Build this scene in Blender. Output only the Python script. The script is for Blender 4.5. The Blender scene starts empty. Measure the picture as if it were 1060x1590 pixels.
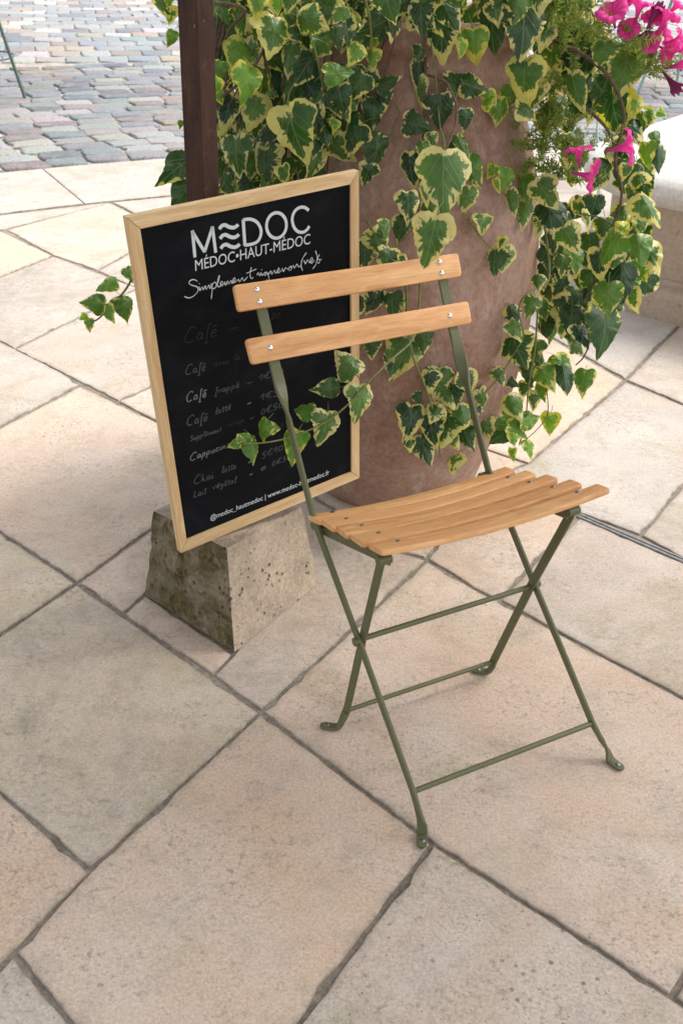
import bpy, bmesh, math, random
from math import sin, cos, pi, radians, sqrt, atan2
from mathutils import Vector as V, Matrix, noise
random.seed(7)
S = bpy.context.scene
COL = S.collection

# ------------------------------------------------------------------ camera
F_PX, PITCH, ROLL, CAM_H, PPX, PPY = 1726.03, 0.53064, 0.024319, 1.4857, 521.156, 795.157
PW, PH = 1060.0, 1590.0
fw = V((0, cos(PITCH), -sin(PITCH)))
_r0, _u0 = V((1, 0, 0)), V((0, sin(PITCH), cos(PITCH)))
rt = _r0 * cos(ROLL) + _u0 * sin(ROLL)
up = _u0 * cos(ROLL) - _r0 * sin(ROLL)
CP = V((0, 0, CAM_H))
cd = bpy.data.cameras.new('camera')
cam = bpy.data.objects.new('camera', cd)
COL.objects.link(cam)
M = Matrix((rt, up, -fw)).transposed().to_4x4()
M.translation = CP
cam.matrix_world = M
cd.sensor_fit = 'VERTICAL'
cd.sensor_height = 36.0
cd.lens = F_PX * 36.0 / PH
cd.shift_x = (PW / 2 - PPX) / PH
cd.shift_y = (PPY - PH / 2) / PH
cd.clip_start, cd.clip_end = 0.05, 300
cd.dof.use_dof = True
cd.dof.focus_distance = 2.35
cd.dof.aperture_fstop = 13.0
S.camera = cam

# ------------------------------------------------------------------ world, sun, exposure
SUN_EL, SUN_AZ = radians(54), radians(78)     # azimuth measured from +Y towards +X
wd = bpy.data.worlds.new('World')
S.world = wd
wd.use_nodes = True
wn, wl = wd.node_tree.nodes, wd.node_tree.links
wn.clear()
sky = wn.new('ShaderNodeTexSky')
sky.sky_type = 'NISHITA'
sky.sun_disc = False
sky.sun_elevation = SUN_EL
sky.sun_rotation = SUN_AZ
sky.dust_density = 3.0
sky.air_density = 1.0
hs = wn.new('ShaderNodeHueSaturation')
hs.inputs['Saturation'].default_value = 0.30
hs.inputs['Value'].default_value = 1.0
bg = wn.new('ShaderNodeBackground')
bg.inputs['Strength'].default_value = 0.14
wo = wn.new('ShaderNodeOutputWorld')
wl.new(sky.outputs[0], hs.inputs['Color'])
wl.new(hs.outputs[0], bg.inputs['Color'])
wl.new(bg.outputs[0], wo.inputs['Surface'])
sd = bpy.data.lights.new('sun', 'SUN')
sd.energy = 1.12
sd.angle = radians(26)
sd.color = (1.0, 0.965, 0.91)
sun = bpy.data.objects.new('sun', sd)
COL.objects.link(sun)
sdir = V((sin(SUN_AZ) * cos(SUN_EL), cos(SUN_AZ) * cos(SUN_EL), sin(SUN_EL)))
sun.rotation_euler = sdir.to_track_quat('Z', 'Y').to_euler()
S.view_settings.view_transform = 'Standard'
S.view_settings.look = 'None'
S.view_settings.gamma = 1.0
S.view_settings.exposure = 1.22
S.view_settings.use_curve_mapping = False
S.cycles.max_bounces = 6

# ------------------------------------------------------------------ surveying helpers
def ray(x, y):
    return ((x - PPX) / F_PX * rt - (y - PPY) / F_PX * up + fw).normalized()
def ground(x, y, z=0.0):
    d = ray(x, y)
    return CP + d * ((z - CAM_H) / d.z)
def on_plane(x, y, o, n):
    d = ray(x, y)
    return CP + d * ((o - CP).dot(n) / d.dot(n))
def at_y(x, y, Y):
    d = ray(x, y)
    return CP + d * (Y / d.y)
def near(x, y, ref):
    d = ray(x, y)
    return CP + d * (V(ref) - CP).dot(d)
def to_px(p):
    d = V(p) - CP
    z = d.dot(fw)
    return PPX + F_PX * d.dot(rt) / z, PPY - F_PX * d.dot(up) / z, z

# ------------------------------------------------------------------ object helpers
def thing(name, label, cat, loc, group=None):
    o = bpy.data.objects.new(name, None)
    o.empty_display_size = 0.1
    COL.objects.link(o)
    o.location = loc
    o['label'] = label
    o['category'] = cat
    if group:
        o['group'] = group
    return o
def top_parent_loc(p):
    l = V((0, 0, 0))
    while p is not None:
        l = l + p.location
        p = p.parent
    return l
def link_mesh(name, me, mat=None, parent=None, color=None):
    o = bpy.data.objects.new(name, me)
    COL.objects.link(o)
    if mat and not me.materials:
        me.materials.append(mat)
    if parent:
        o.parent = parent
    if color:
        o.color = (*color[:3], 1.0) if len(color) == 3 else color
    return o
def bm_obj(name, bm, mat, parent=None, color=None, smooth=True, world=True, angle=40):
    """mesh object from a bmesh in WORLD coordinates, stored relative to its parent"""
    if parent is not None and world:
        off = top_parent_loc(parent)
        bmesh.ops.translate(bm, verts=bm.verts, vec=-off)
    bmesh.ops.recalc_face_normals(bm, faces=bm.faces)
    me = bpy.data.meshes.new(name)
    bm.to_mesh(me)
    bm.free()
    if smooth:
        for p in me.polygons:
            p.use_smooth = True
        me.set_sharp_from_angle(angle=radians(angle))
    return link_mesh(name, me, mat, parent, color)
def grain_layer(bm):
    l = bm.verts.layers.float_vector.get('grain')
    return l or bm.verts.layers.float_vector.new('grain')
def structure(o):
    o['kind'] = 'structure'
    return o
def stuff(o):
    o['kind'] = 'stuff'
    return o

def sweep(bm, pts, wdirs, w, t, rnd=0.25):
    """flat bar: rectangular section with chamfered corners swept along pts"""
    rings = []
    n = len(pts)
    for i, p in enumerate(pts):
        p = V(p)
        tg = (V(pts[min(i + 1, n - 1)]) - V(pts[max(i - 1, 0)])).normalized()
        wv = V(wdirs[i]) if isinstance(wdirs, list) else V(wdirs)
        wv = (wv - tg * wv.dot(tg)).normalized()
        tv = tg.cross(wv).normalized()
        ww = (w[i] if isinstance(w, list) else w) / 2
        tt = (t[i] if isinstance(t, list) else t) / 2
        c = min(ww, tt) * rnd * 2
        ring = []
        for a, b in ((ww, tt - c), (ww - c, tt), (-ww + c, tt), (-ww, tt - c), (-ww, -tt + c), (-ww + c, -tt), (ww - c, -tt), (ww, -tt + c)):
            ring.append(bm.verts.new(p + wv * a + tv * b))
        rings.append(ring)
    for r0, r1 in zip(rings, rings[1:]):
        for k in range(8):
            bm.faces.new((r0[k], r0[(k + 1) % 8], r1[(k + 1) % 8], r1[k]))
    bm.faces.new(rings[0][::-1])
    bm.faces.new(rings[-1])
    return rings
def tube(bm, pts, r, seg=8, caps=True):
    rings = []
    n = len(pts)
    ref = V((0.3, 0.2, 1)).normalized()
    for i, p in enumerate(pts):
        p = V(p)
        tg = (V(pts[min(i + 1, n - 1)]) - V(pts[max(i - 1, 0)])).normalized()
        a = tg.cross(ref)
        if a.length < 1e-4:
            a = tg.cross(V((1, 0, 0)))
        a.normalize()
        b = tg.cross(a)
        rr = r[i] if isinstance(r, list) else r
        rings.append([bm.verts.new(p + a * cos(2 * pi * k / seg) * rr + b * sin(2 * pi * k / seg) * rr) for k in range(seg)])
    for r0, r1 in zip(rings, rings[1:]):
        for k in range(seg):
            bm.faces.new((r0[k], r0[(k + 1) % seg], r1[(k + 1) % seg], r1[k]))
    if caps:
        bm.faces.new(rings[0][::-1])
        bm.faces.new(rings[-1])
def smooth_path(pts, sub=4):
    pts = [V(p) for p in pts]
    out = []
    for i in range(len(pts) - 1):
        p0, p1, p2, p3 = pts[max(i - 1, 0)], pts[i], pts[i + 1], pts[min(i + 2, len(pts) - 1)]
        for k in range(sub):
            t = k / sub
            out.append(0.5 * ((2 * p1) + (p2 - p0) * t + (2 * p0 - 5 * p1 + 4 * p2 - p3) * t * t + (3 * p1 - p0 - 3 * p2 + p3) * t ** 3))
    out.append(pts[-1])
    return out
def dome(bm, c, n, r, h, seg=12):
    n = V(n).normalized()
    a = n.cross(V((0.2, 0.1, 1))).normalized()
    b = n.cross(a)
    rings = []
    for f, z in ((1.0, -0.15), (1.0, 0.1), (0.82, 0.55), (0.5, 0.88)):
        rings.append([bm.verts.new(V(c) + (a * cos(2 * pi * k / seg) + b * sin(2 * pi * k / seg)) * r * f + n * h * z) for k in range(seg)])
    tip = bm.verts.new(V(c) + n * h)
    for r0, r1 in zip(rings, rings[1:]):
        for k in range(seg):
            bm.faces.new((r0[k], r0[(k + 1) % seg], r1[(k + 1) % seg], r1[k]))
    for k in range(seg):
        bm.faces.new((rings[-1][k], rings[-1][(k + 1) % seg], tip))
def lathe(bm, prof, c, seg=72, wob=0.0):
    rings = []
    for r, z in prof:
        rings.append([bm.verts.new(V((c[0] + cos(2 * pi * k / seg) * r * (1 + wob * noise.noise(V((cos(2 * pi * k / seg) * 1.3, sin(2 * pi * k / seg) * 1.3, z * 2)))),
                                      c[1] + sin(2 * pi * k / seg) * r * (1 + wob * noise.noise(V((cos(2 * pi * k / seg) * 1.3, sin(2 * pi * k / seg) * 1.3, z * 2)))), c[2] + z))) for k in range(seg)])
    for r0, r1 in zip(rings, rings[1:]):
        for k in range(seg):
            bm.faces.new((r0[k], r0[(k + 1) % seg], r1[(k + 1) % seg], r1[k]))
    return rings

# ------------------------------------------------------------------ material helpers
class NT:
    def __init__(s, name):
        s.m = bpy.data.materials.new(name)
        s.m.use_nodes = True
        s.t = s.m.node_tree
        s.t.nodes.clear()
        s.out = s.n('ShaderNodeOutputMaterial')
        s.b = s.n('ShaderNodeBsdfPrincipled')
        s.l(s.b.outputs[0], s.out.inputs['Surface'])
    def n(s, ty, **kw):
        nd = s.t.nodes.new(ty)
        for k, v in kw.items():
            setattr(nd, k, v)
        return nd
    def l(s, a, b):
        s.t.links.new(a, b)
    def val(s, sock, v):
        if hasattr(v, 'is_output'):
            s.l(v, sock)
        else:
            sock.default_value = v
    def noise(s, vec, scale, detail=4, rough=0.55, dist=0.0, color=False):
        nd = s.n('ShaderNodeTexNoise')
        if vec is not None:
            s.l(vec, nd.inputs['Vector'])
        nd.inputs['Scale'].default_value = scale
        nd.inputs['Detail'].default_value = detail
        nd.inputs['Roughness'].default_value = rough
        nd.inputs['Distortion'].default_value = dist
        return nd.outputs['Color'] if color else nd.outputs['Fac']
    def ramp(s, fac, stops, interp='LINEAR'):
        nd = s.n('ShaderNodeValToRGB')
        cr = nd.color_ramp
        cr.interpolation = interp
        while len(cr.elements) < len(stops):
            cr.elements.new(0.5)
        for e, (p, c) in zip(cr.elements, stops):
            e.position = p
            e.color = c if len(c) == 4 else (*c, 1)
        s.l(fac, nd.inputs[0])
        return nd.outputs[0]
    def mix(s, fac, a, b, mode='MIX'):
        nd = s.n('ShaderNodeMix', data_type='RGBA', blend_type=mode)
        s.val(nd.inputs[0], fac)
        for k, v in ((6, a), (7, b)):
            if hasattr(v, 'is_output'):
                s.l(v, nd.inputs[k])
            else:
                nd.inputs[k].default_value = v if len(v) == 4 else (*v, 1)
        return nd.outputs[2]
    def math(s, op, a, b=0.0, clamp=False):
        nd = s.n('ShaderNodeMath', operation=op, use_clamp=clamp)
        s.val(nd.inputs[0], a)
        s.val(nd.inputs[1], b)
        return nd.outputs[0]
    def mrange(s, v, a, b, c, d):
        nd = s.n('ShaderNodeMapRange')
        s.l(v, nd.inputs[0])
        for k, x in zip((1, 2, 3, 4), (a, b, c, d)):
            nd.inputs[k].default_value = x
        return nd.outputs[0]
    def mapping(s, vec, scale=(1, 1, 1), loc=(0, 0, 0)):
        nd = s.n('ShaderNodeMapping')
        s.l(vec, nd.inputs['Vector'])
        nd.inputs['Scale'].default_value = scale
        s.val(nd.inputs['Location'], loc)
        return nd.outputs[0]
    def bump(s, h, strength, dist, prev=None):
        nd = s.n('ShaderNodeBump')
        nd.inputs['Strength'].default_value = strength
        nd.inputs['Distance'].default_value = dist
        s.l(h, nd.inputs['Height'])
        if prev is not None:
            s.l(prev, nd.inputs['Normal'])
        return nd.outputs[0]
    def set(s, **kw):
        for k, v in kw.items():
            sock = s.b.inputs[k.replace('_', ' ')]
            if hasattr(v, 'is_output'):
                s.l(v, sock)
            else:
                sock.default_value = v if not isinstance(v, tuple) or len(v) == 4 else (*v, 1)
    @property
    def pos(s):
        return s.n('ShaderNodeNewGeometry').outputs['Position']
    @property
    def oinfo(s):
        return s.n('ShaderNodeObjectInfo')

def mat_slab():
    m = NT('limestone_slab')
    oi = m.oinfo
    p = m.pos
    sh = m.n('ShaderNodeVectorMath', operation='MULTIPLY_ADD')
    rnd = m.n('ShaderNodeCombineXYZ')
    m.l(oi.outputs['Random'], rnd.inputs[0]); m.l(oi.outputs['Random'], rnd.inputs[1])
    m.l(rnd.outputs[0], sh.inputs[0]); sh.inputs[1].default_value = (37, 53, 0); m.l(p, sh.inputs[2])
    q = sh.outputs[0]
    big = m.noise(q, 3.2, 6, 0.62, 0.6)
    mid = m.noise(q, 11, 6, 0.7, 0.3)
    fine = m.noise(q, 170, 3, 0.75)
    grit = m.noise(q, 620, 2, 0.7)
    base = oi.outputs['Color']
    c = m.mix(m.mrange(big, 0.38, 0.66, 0.0, 0.55), base, (0.64, 0.575, 0.50), 'MIX')
    warm = m.mix(m.mrange(m.noise(q, 2.1, 5, 0.6, 1.0), 0.50, 0.72, 0, 0.55), c, (0.50, 0.36, 0.255))
    grey = m.mix(m.mrange(mid, 0.50, 0.70, 0, 0.5), warm, (0.40, 0.345, 0.30))
    g2 = m.mix(m.mrange(m.noise(q, 4.3, 7, 0.72, 0.8), 0.52, 0.68, 0, 0.55), grey, (0.35, 0.315, 0.20))
    f = m.mix(m.mrange(fine, 0.32, 0.68, 0.0, 1.0), (0.80, 0.785, 0.76), (1.12, 1.12, 1.12))
    c2 = m.mix(1.0, g2, f, 'MULTIPLY')
    gr = m.mix(m.mrange(grit, 0.3, 0.7, 0, 1), (0.92, 0.92, 0.92), (1.06, 1.06, 1.06))
    c2 = m.mix(1.0, c2, gr, 'MULTIPLY')
    c2 = m.mix(m.math('MULTIPLY', m.mrange(m.noise(q, 62, 6, 0.82), 0.52, 0.63, 0, 0.85), m.mrange(m.noise(q, 5.0, 4, 0.65), 0.42, 0.62, 0.12, 1)), c2, (0.25, 0.205, 0.16))
    # dark lichen specks and pores in patches
    vo = m.n('ShaderNodeTexVoronoi'); m.l(q, vo.inputs['Vector']); vo.inputs['Scale'].default_value = 95
    cell = m.noise(q, 60, 1, 0.5)
    spot = m.math('MULTIPLY', m.mrange(vo.outputs['Distance'], 0.10, 0.22, 1, 0), m.mrange(m.noise(q, 7.5, 5, 0.7), 0.44, 0.60, 0, 1))
    spot = m.math('MULTIPLY', spot, m.mrange(cell, 0.45, 0.55, 0, 0.75))
    lich = oi.outputs['Alpha']
    spot = m.math('MULTIPLY', spot, lich)
    c3 = m.mix(spot, c2, (0.12, 0.105, 0.085))
    vo2 = m.n('ShaderNodeTexVoronoi'); m.l(q, vo2.inputs['Vector']); vo2.inputs['Scale'].default_value = 38
    blot = m.math('MULTIPLY', m.mrange(vo2.outputs['Distance'], 0.10, 0.2, 1, 0), m.mrange(m.noise(q, 4.5, 4, 0.6), 0.50, 0.58, 0, 0.85))
    blot = m.math('MULTIPLY', blot, m.mrange(lich, 0.3, 1.0, 0, 1))
    c3 = m.mix(blot, c3, (0.15, 0.135, 0.11))
    pv = m.n('ShaderNodeTexVoronoi'); m.l(q, pv.inputs['Vector']); pv.inputs['Scale'].default_value = 170
    pit = m.math('MULTIPLY', m.mrange(pv.outputs['Distance'], 0.12, 0.24, 1, 0), m.mrange(m.noise(q, 34, 3, 0.65), 0.53, 0.60, 0, 0.75))
    c3 = m.mix(pit, c3, (0.20, 0.165, 0.13))
    # pale scratches
    ve = m.n('ShaderNodeTexVoronoi', feature='DISTANCE_TO_EDGE')
    wq = m.n('ShaderNodeVectorMath', operation='MULTIPLY_ADD')
    m.l(m.noise(q, 6, 4, 0.7, 0, True), wq.inputs[0]); wq.inputs[1].default_value = (0.35, 0.35, 0); m.l(q, wq.inputs[2])
    m.l(wq.outputs[0], ve.inputs['Vector']); ve.inputs['Scale'].default_value = 4.5
    scr = m.math('MULTIPLY', m.mrange(ve.outputs['Distance'], 0.0, 0.006, 1, 0), m.mrange(m.noise(q, 5.5, 3, 0.6), 0.56, 0.68, 0, 0.55))
    c3 = m.mix(scr, c3, (0.72, 0.68, 0.60))
    # dirt gathered along the arrises
    at = m.n('ShaderNodeAttribute', attribute_name='edge')
    ed = m.math('MULTIPLY', at.outputs['Fac'], m.mrange(m.noise(q, 24, 4, 0.7), 0.38, 0.62, 0.15, 0.95))
    c4 = m.mix(ed, c3, (0.23, 0.20, 0.165))
    h = m.math('ADD', m.math('MULTIPLY', fine, 0.5), m.math('MULTIPLY', mid, 1.2))
    h = m.math('SUBTRACT', h, m.math('MULTIPLY', spot, 1.2))
    moss = m.math('MULTIPLY', m.math('MULTIPLY', at.outputs['Fac'], m.mrange(m.noise(q, 8, 4, 0.7), 0.55, 0.68, 0, 1)), 0.6)
    c4 = m.mix(moss, c4, (0.10, 0.105, 0.045))
    m.set(Base_Color=c4, Roughness=m.mrange(mid, 0.3, 0.7, 0.72, 0.92), Normal=m.bump(h, 0.32, 0.004), Specular_IOR_Level=0.25)
    return m.m
def mat_mortar(name, c1, c2, scale=90, bump=0.004):
    m = NT(name)
    p = m.pos
    a = m.noise(p, scale, 5, 0.75)
    b = m.noise(p, 9, 4, 0.6)
    col = m.mix(m.mrange(a, 0.3, 0.7, 0, 1), c1, c2)
    col = m.mix(m.mrange(b, 0.45, 0.7, 0, 0.6), col, tuple(x * 0.6 for x in c1))
    col = m.mix(m.mrange(m.noise(p, 23, 5, 0.75), 0.56, 0.68, 0, 0.6), col, tuple(min(1, x * 1.25) for x in c2))
    m.set(Base_Color=col, Roughness=0.95, Normal=m.bump(a, 0.8, bump), Specular_IOR_Level=0.1)
    return m.m
def mat_cobble(name, island):
    m = NT(name)
    p = m.pos
    if island:
        rnd = m.n('ShaderNodeNewGeometry').outputs['Random Per Island']
        base = m.ramp(rnd, [(i / len(COBC), c) for i, c in enumerate(COBC)], 'CONSTANT')
    else:
        base = m.oinfo.outputs['Color']
    sp = m.noise(p, 75, 4, 0.85)
    md = m.noise(p, 14, 4, 0.65)
    c = m.mix(m.mrange(sp, 0.38, 0.62, 0, 1), (0.55, 0.55, 0.55), (1.25, 1.25, 1.25))
    c = m.mix(1.0, base, c, 'MULTIPLY')
    c = m.mix(m.mrange(md, 0.48, 0.70, 0, 0.55), c, (0.36, 0.325, 0.28))
    h = m.math('ADD', sp, m.math('MULTIPLY', md, 2.0))
    m.set(Base_Color=c, Roughness=m.mrange(md, 0.3, 0.7, 0.5, 0.75), Normal=m.bump(h, 0.6, 0.006), Specular_IOR_Level=0.4)
    return m.m
def mat_wood(name, ca, cb, cc, fine=1.0, rough=0.5, spec=0.35, knots=0.0):
    m = NT(name)
    at = m.n('ShaderNodeAttribute', attribute_name='grain')
    oi = m.oinfo
    ofs = m.n('ShaderNodeCombineXYZ')
    m.l(m.math('MULTIPLY', oi.outputs['Random'], 41.0), ofs.inputs[0])
    m.l(m.math('MULTIPLY', oi.outputs['Random'], 17.0), ofs.inputs[1])
    ad = m.n('ShaderNodeVectorMath', operation='ADD')
    m.l(at.outputs['Vector'], ad.inputs[0]); m.l(ofs.outputs[0], ad.inputs[1])
    q = ad.outputs[0]
    warp = m.noise(m.mapping(q, (5, 12, 12)), 1.0, 3, 0.5)
    qq = m.n('ShaderNodeVectorMath', operation='MULTIPLY_ADD')
    cw = m.n('ShaderNodeCombineXYZ'); m.l(warp, cw.inputs[1]); m.l(warp, cw.inputs[2])
    m.l(cw.outputs[0], qq.inputs[0]); qq.inputs[1].default_value = (0, 0.05 + knots, 0.05 + knots); m.l(q, qq.inputs[2])
    rings = m.noise(m.mapping(qq.outputs[0], (3.0, 95 * fine, 95 * fine)), 1.0, 4, 0.6)
    fib = m.noise(m.mapping(q, (14, 620, 620)), 1.0, 3, 0.6)
    tone = m.noise(m.mapping(q, (2.5, 9, 9)), 1.0, 2, 0.5)
    c = m.mix(m.mrange(rings, 0.36, 0.66, 0, 1), ca, cb)
    c = m.mix(m.mrange(tone, 0.4, 0.68, 0, 0.6), c, cc)
    c = m.mix(m.mrange(fib, 0.50, 0.72, 0, 0.5), c, tuple(x * 0.5 for x in ca))
    tn_ = m.mix(oi.outputs['Random'], (0.90, 0.86, 0.80), (1.05, 1.05, 1.03))
    c = m.mix(1.0, c, tn_, 'MULTIPLY')
    m.set(Base_Color=c, Roughness=rough, Normal=m.bump(m.math('ADD', fib, rings), 0.12, 0.0015), Specular_IOR_Level=spec)
    return m.m
def mat_metal_paint(name):
    m = NT(name)
    oi = m.oinfo
    n = m.noise(m.pos, 60, 4, 0.6)
    c = m.mix(m.mrange(n, 0.35, 0.7, 0, 0.35), oi.outputs['Color'], (0.10, 0.09, 0.045))
    m.set(Base_Color=c, Roughness=m.mrange(n, 0.3, 0.7, 0.38, 0.52), Specular_IOR_Level=0.5, Normal=m.bump(m.noise(m.pos, 420, 2, 0.5), 0.06, 0.001))
    return m.m
def mat_plain(name, col, rough=0.5, metal=0.0, spec=0.5, nscale=40, var=0.15, bump=0.0):
    m = NT(name)
    n = m.noise(m.pos, nscale, 4, 0.65)
    c = m.mix(m.mrange(n, 0.3, 0.7, 0, 1), tuple(x * (1 - var) for x in col), tuple(min(1, x * (1 + var)) for x in col))
    m.set(Base_Color=c, Roughness=rough, Metallic=metal, Specular_IOR_Level=spec)
    if bump:
        m.set(Normal=m.bump(n, 0.5, bump))
    return m.m
def mat_board():
    m = NT('blackboard')
    p = m.pos
    sm = m.noise(m.mapping(p, (6, 6, 9)), 1.0, 5, 0.7, 1.0)
    dust = m.noise(p, 900, 2, 0.6)
    c = m.mix(m.math('MULTIPLY', m.mrange(sm, 0.48, 0.72, 0, 0.7), dust), (0.0035, 0.0042, 0.006), (0.022, 0.024, 0.028))
    m.set(Base_Color=c, Roughness=m.mrange(sm, 0.3, 0.7, 0.5, 0.62), Specular_IOR_Level=0.09)
    return m.m
def mat_chalk(name, col, cover):
    m = NT(name)
    n = m.noise(m.pos, 1100, 2, 0.7)
    n2 = m.noise(m.pos, 60, 3, 0.6)
    c = m.mix(m.math('MULTIPLY', m.mrange(n, 0.35, 0.6, 0.25, 1), m.mrange(n2, 0.3, 0.6, 0.5, 1)), (0.012, 0.014, 0.017), col) if cover else m.mix(m.mrange(n, 0.3, 0.7, 0, 1), tuple(x * 0.9 for x in col), col)
    m.set(Base_Color=c, Roughness=0.8, Specular_IOR_Level=0.15)
    return m.m
def mat_pot():
    m = NT('terracotta')
    p = m.pos
    big = m.noise(p, 4.5, 6, 0.6, 0.7)
    mid = m.noise(m.mapping(p, (8, 8, 3.5)), 1.0, 6, 0.65, 0.4)
    fine = m.noise(p, 70, 4, 0.7)
    c = m.mix(m.mrange(big, 0.36, 0.66, 0, 1), (0.29, 0.172, 0.124), (0.43, 0.285, 0.215))
    c = m.mix(m.mrange(mid, 0.52, 0.72, 0, 0.55), c, (0.50, 0.40, 0.345))
    c = m.mix(m.mrange(m.noise(p, 2.6, 5, 0.65, 1.0), 0.55, 0.70, 0, 0.4), c, (0.31, 0.145, 0.105))
    c = m.mix(m.mrange(m.noise(p, 7, 6, 0.75, 0.6), 0.57, 0.72, 0, 0.5), c, (0.21, 0.135, 0.11))
    f = m.mix(m.mrange(fine, 0.3, 0.7, 0, 1), (0.74, 0.73, 0.72), (1.16, 1.16, 1.16))
    c = m.mix(1.0, c, f, 'MULTIPLY')
    c = m.mix(m.mrange(m.noise(m.mapping(p, (26, 26, 9)), 1.0, 7, 0.8, 0.5), 0.55, 0.72, 0, 0.55), c, (0.55, 0.46, 0.40))
    vo = m.n('ShaderNodeTexVoronoi'); m.l(p, vo.inputs['Vector']); vo.inputs['Scale'].default_value = 110
    spot = m.math('MULTIPLY', m.mrange(vo.outputs['Distance'], 0.08, 0.2, 1, 0), m.mrange(m.noise(p, 30, 3, 0.6), 0.55, 0.62, 0, 0.6))
    c = m.mix(spot, c, (0.10, 0.07, 0.06))
    h = m.math('ADD', m.math('MULTIPLY', fine, 0.4), m.math('MULTIPLY', mid, 1.5))
    m.set(Base_Color=c, Roughness=0.88, Specular_IOR_Level=0.2, Normal=m.bump(h, 0.5, 0.006))
    return m.m
def mat_block():
    m = NT('weathered_block')
    p = m.pos
    geo = m.n('ShaderNodeNewGeometry')
    nx = m.n('ShaderNodeSeparateXYZ'); m.l(geo.outputs['True Normal'], nx.inputs[0])
    big = m.noise(p, 9, 6, 0.65, 0.6)
    fine = m.noise(p, 130, 4, 0.75)
    c = m.mix(m.mrange(big, 0.35, 0.65, 0, 1), (0.52, 0.42, 0.31), (0.37, 0.30, 0.225))
    c = m.mix(m.mrange(m.noise(p, 5, 4, 0.6, 0.5), 0.5, 0.66, 0, 0.7), c, (0.56, 0.44, 0.34))
    # moss and algae live on the north west side and on the top
    side = m.mrange(nx.outputs[0], -0.55, -0.25, 1, 0)
    al = m.math('MULTIPLY', side, m.mrange(m.noise(p, 11, 6, 0.72, 0.8), 0.30, 0.58, 0.35, 1))
    c = m.mix(al, c, m.mix(m.mrange(m.noise(p, 26, 5, 0.75), 0.36, 0.64, 0, 1), (0.05, 0.042, 0.014), (0.155, 0.12, 0.045)))
    tp = m.math('MULTIPLY', m.mrange(m.noise(p, 16, 5, 0.75), 0.46, 0.62, 0, 0.65), m.mrange(nx.outputs[2], 0.1, 0.7, 0.45, 1))
    c = m.mix(tp, c, (0.21, 0.18, 0.145))
    c = m.mix(1.0, c, m.mix(m.mrange(fine, 0.3, 0.7, 0, 1), (0.72, 0.72, 0.72), (1.2, 1.2, 1.2)), 'MULTIPLY')
    vo = m.n('ShaderNodeTexVoronoi'); m.l(p, vo.inputs['Vector']); vo.inputs['Scale'].default_value = 62
    vo.inputs['Randomness'].default_value = 1.0
    hole = m.math('MULTIPLY', m.mrange(vo.outputs['Distance'], 0.14, 0.30, 1, 0), m.mrange(m.noise(p, 17, 3, 0.6), 0.50, 0.60, 0, 1))
    c = m.mix(m.math('MULTIPLY', hole, 0.75), c, (0.07, 0.058, 0.045))
    h = m.math('SUBTRACT', m.math('ADD', m.math('MULTIPLY', fine, 0.5), big), m.math('MULTIPLY', hole, 1.5))
    m.set(Base_Color=c, Roughness=0.92, Specular_IOR_Level=0.15, Normal=m.bump(h, 0.8, 0.008))
    return m.m
def mat_rust():
    m = NT('rusty_paint')
    p = m.pos
    a = m.noise(m.mapping(p, (40, 40, 9)), 1.0, 5, 0.7)
    b = m.noise(p, 120, 4, 0.7)
    c = m.mix(m.mrange(a, 0.38, 0.64, 0, 1), (0.072, 0.031, 0.020), (0.036, 0.016, 0.011))
    c = m.mix(m.mrange(m.noise(p, 28, 4, 0.7), 0.60, 0.70, 0, 0.6), c, (0.13, 0.06, 0.035))
    sp = m.mrange(m.noise(p, 75, 3, 0.6), 0.70, 0.74, 0, 0.7)
    c = m.mix(sp, c, (0.30, 0.25, 0.21))
    m.set(Base_Color=c, Roughness=0.72, Specular_IOR_Level=0.3, Normal=m.bump(b, 0.4, 0.003))
    return m.m
def mat_coping(name, ca, cb):
    m = NT(name)
    p = m.pos
    a = m.noise(p, 7, 6, 0.7, 0.6)
    f = m.noise(p, 90, 4, 0.75)
    c = m.mix(m.mrange(a, 0.35, 0.65, 0, 1), ca, cb)
    c = m.mix(m.mrange(m.noise(p, 40, 4, 0.7), 0.60, 0.70, 0, 0.55), c, tuple(x * 0.4 for x in cb))
    c = m.mix(1.0, c, m.mix(m.mrange(f, 0.3, 0.7, 0, 1), (0.82, 0.82, 0.82), (1.12, 1.12, 1.12)), 'MULTIPLY')
    m.set(Base_Color=c, Roughness=0.9, Specular_IOR_Level=0.2, Normal=m.bump(m.math('ADD', f, a), 0.5, 0.008))
    return m.m
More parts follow.
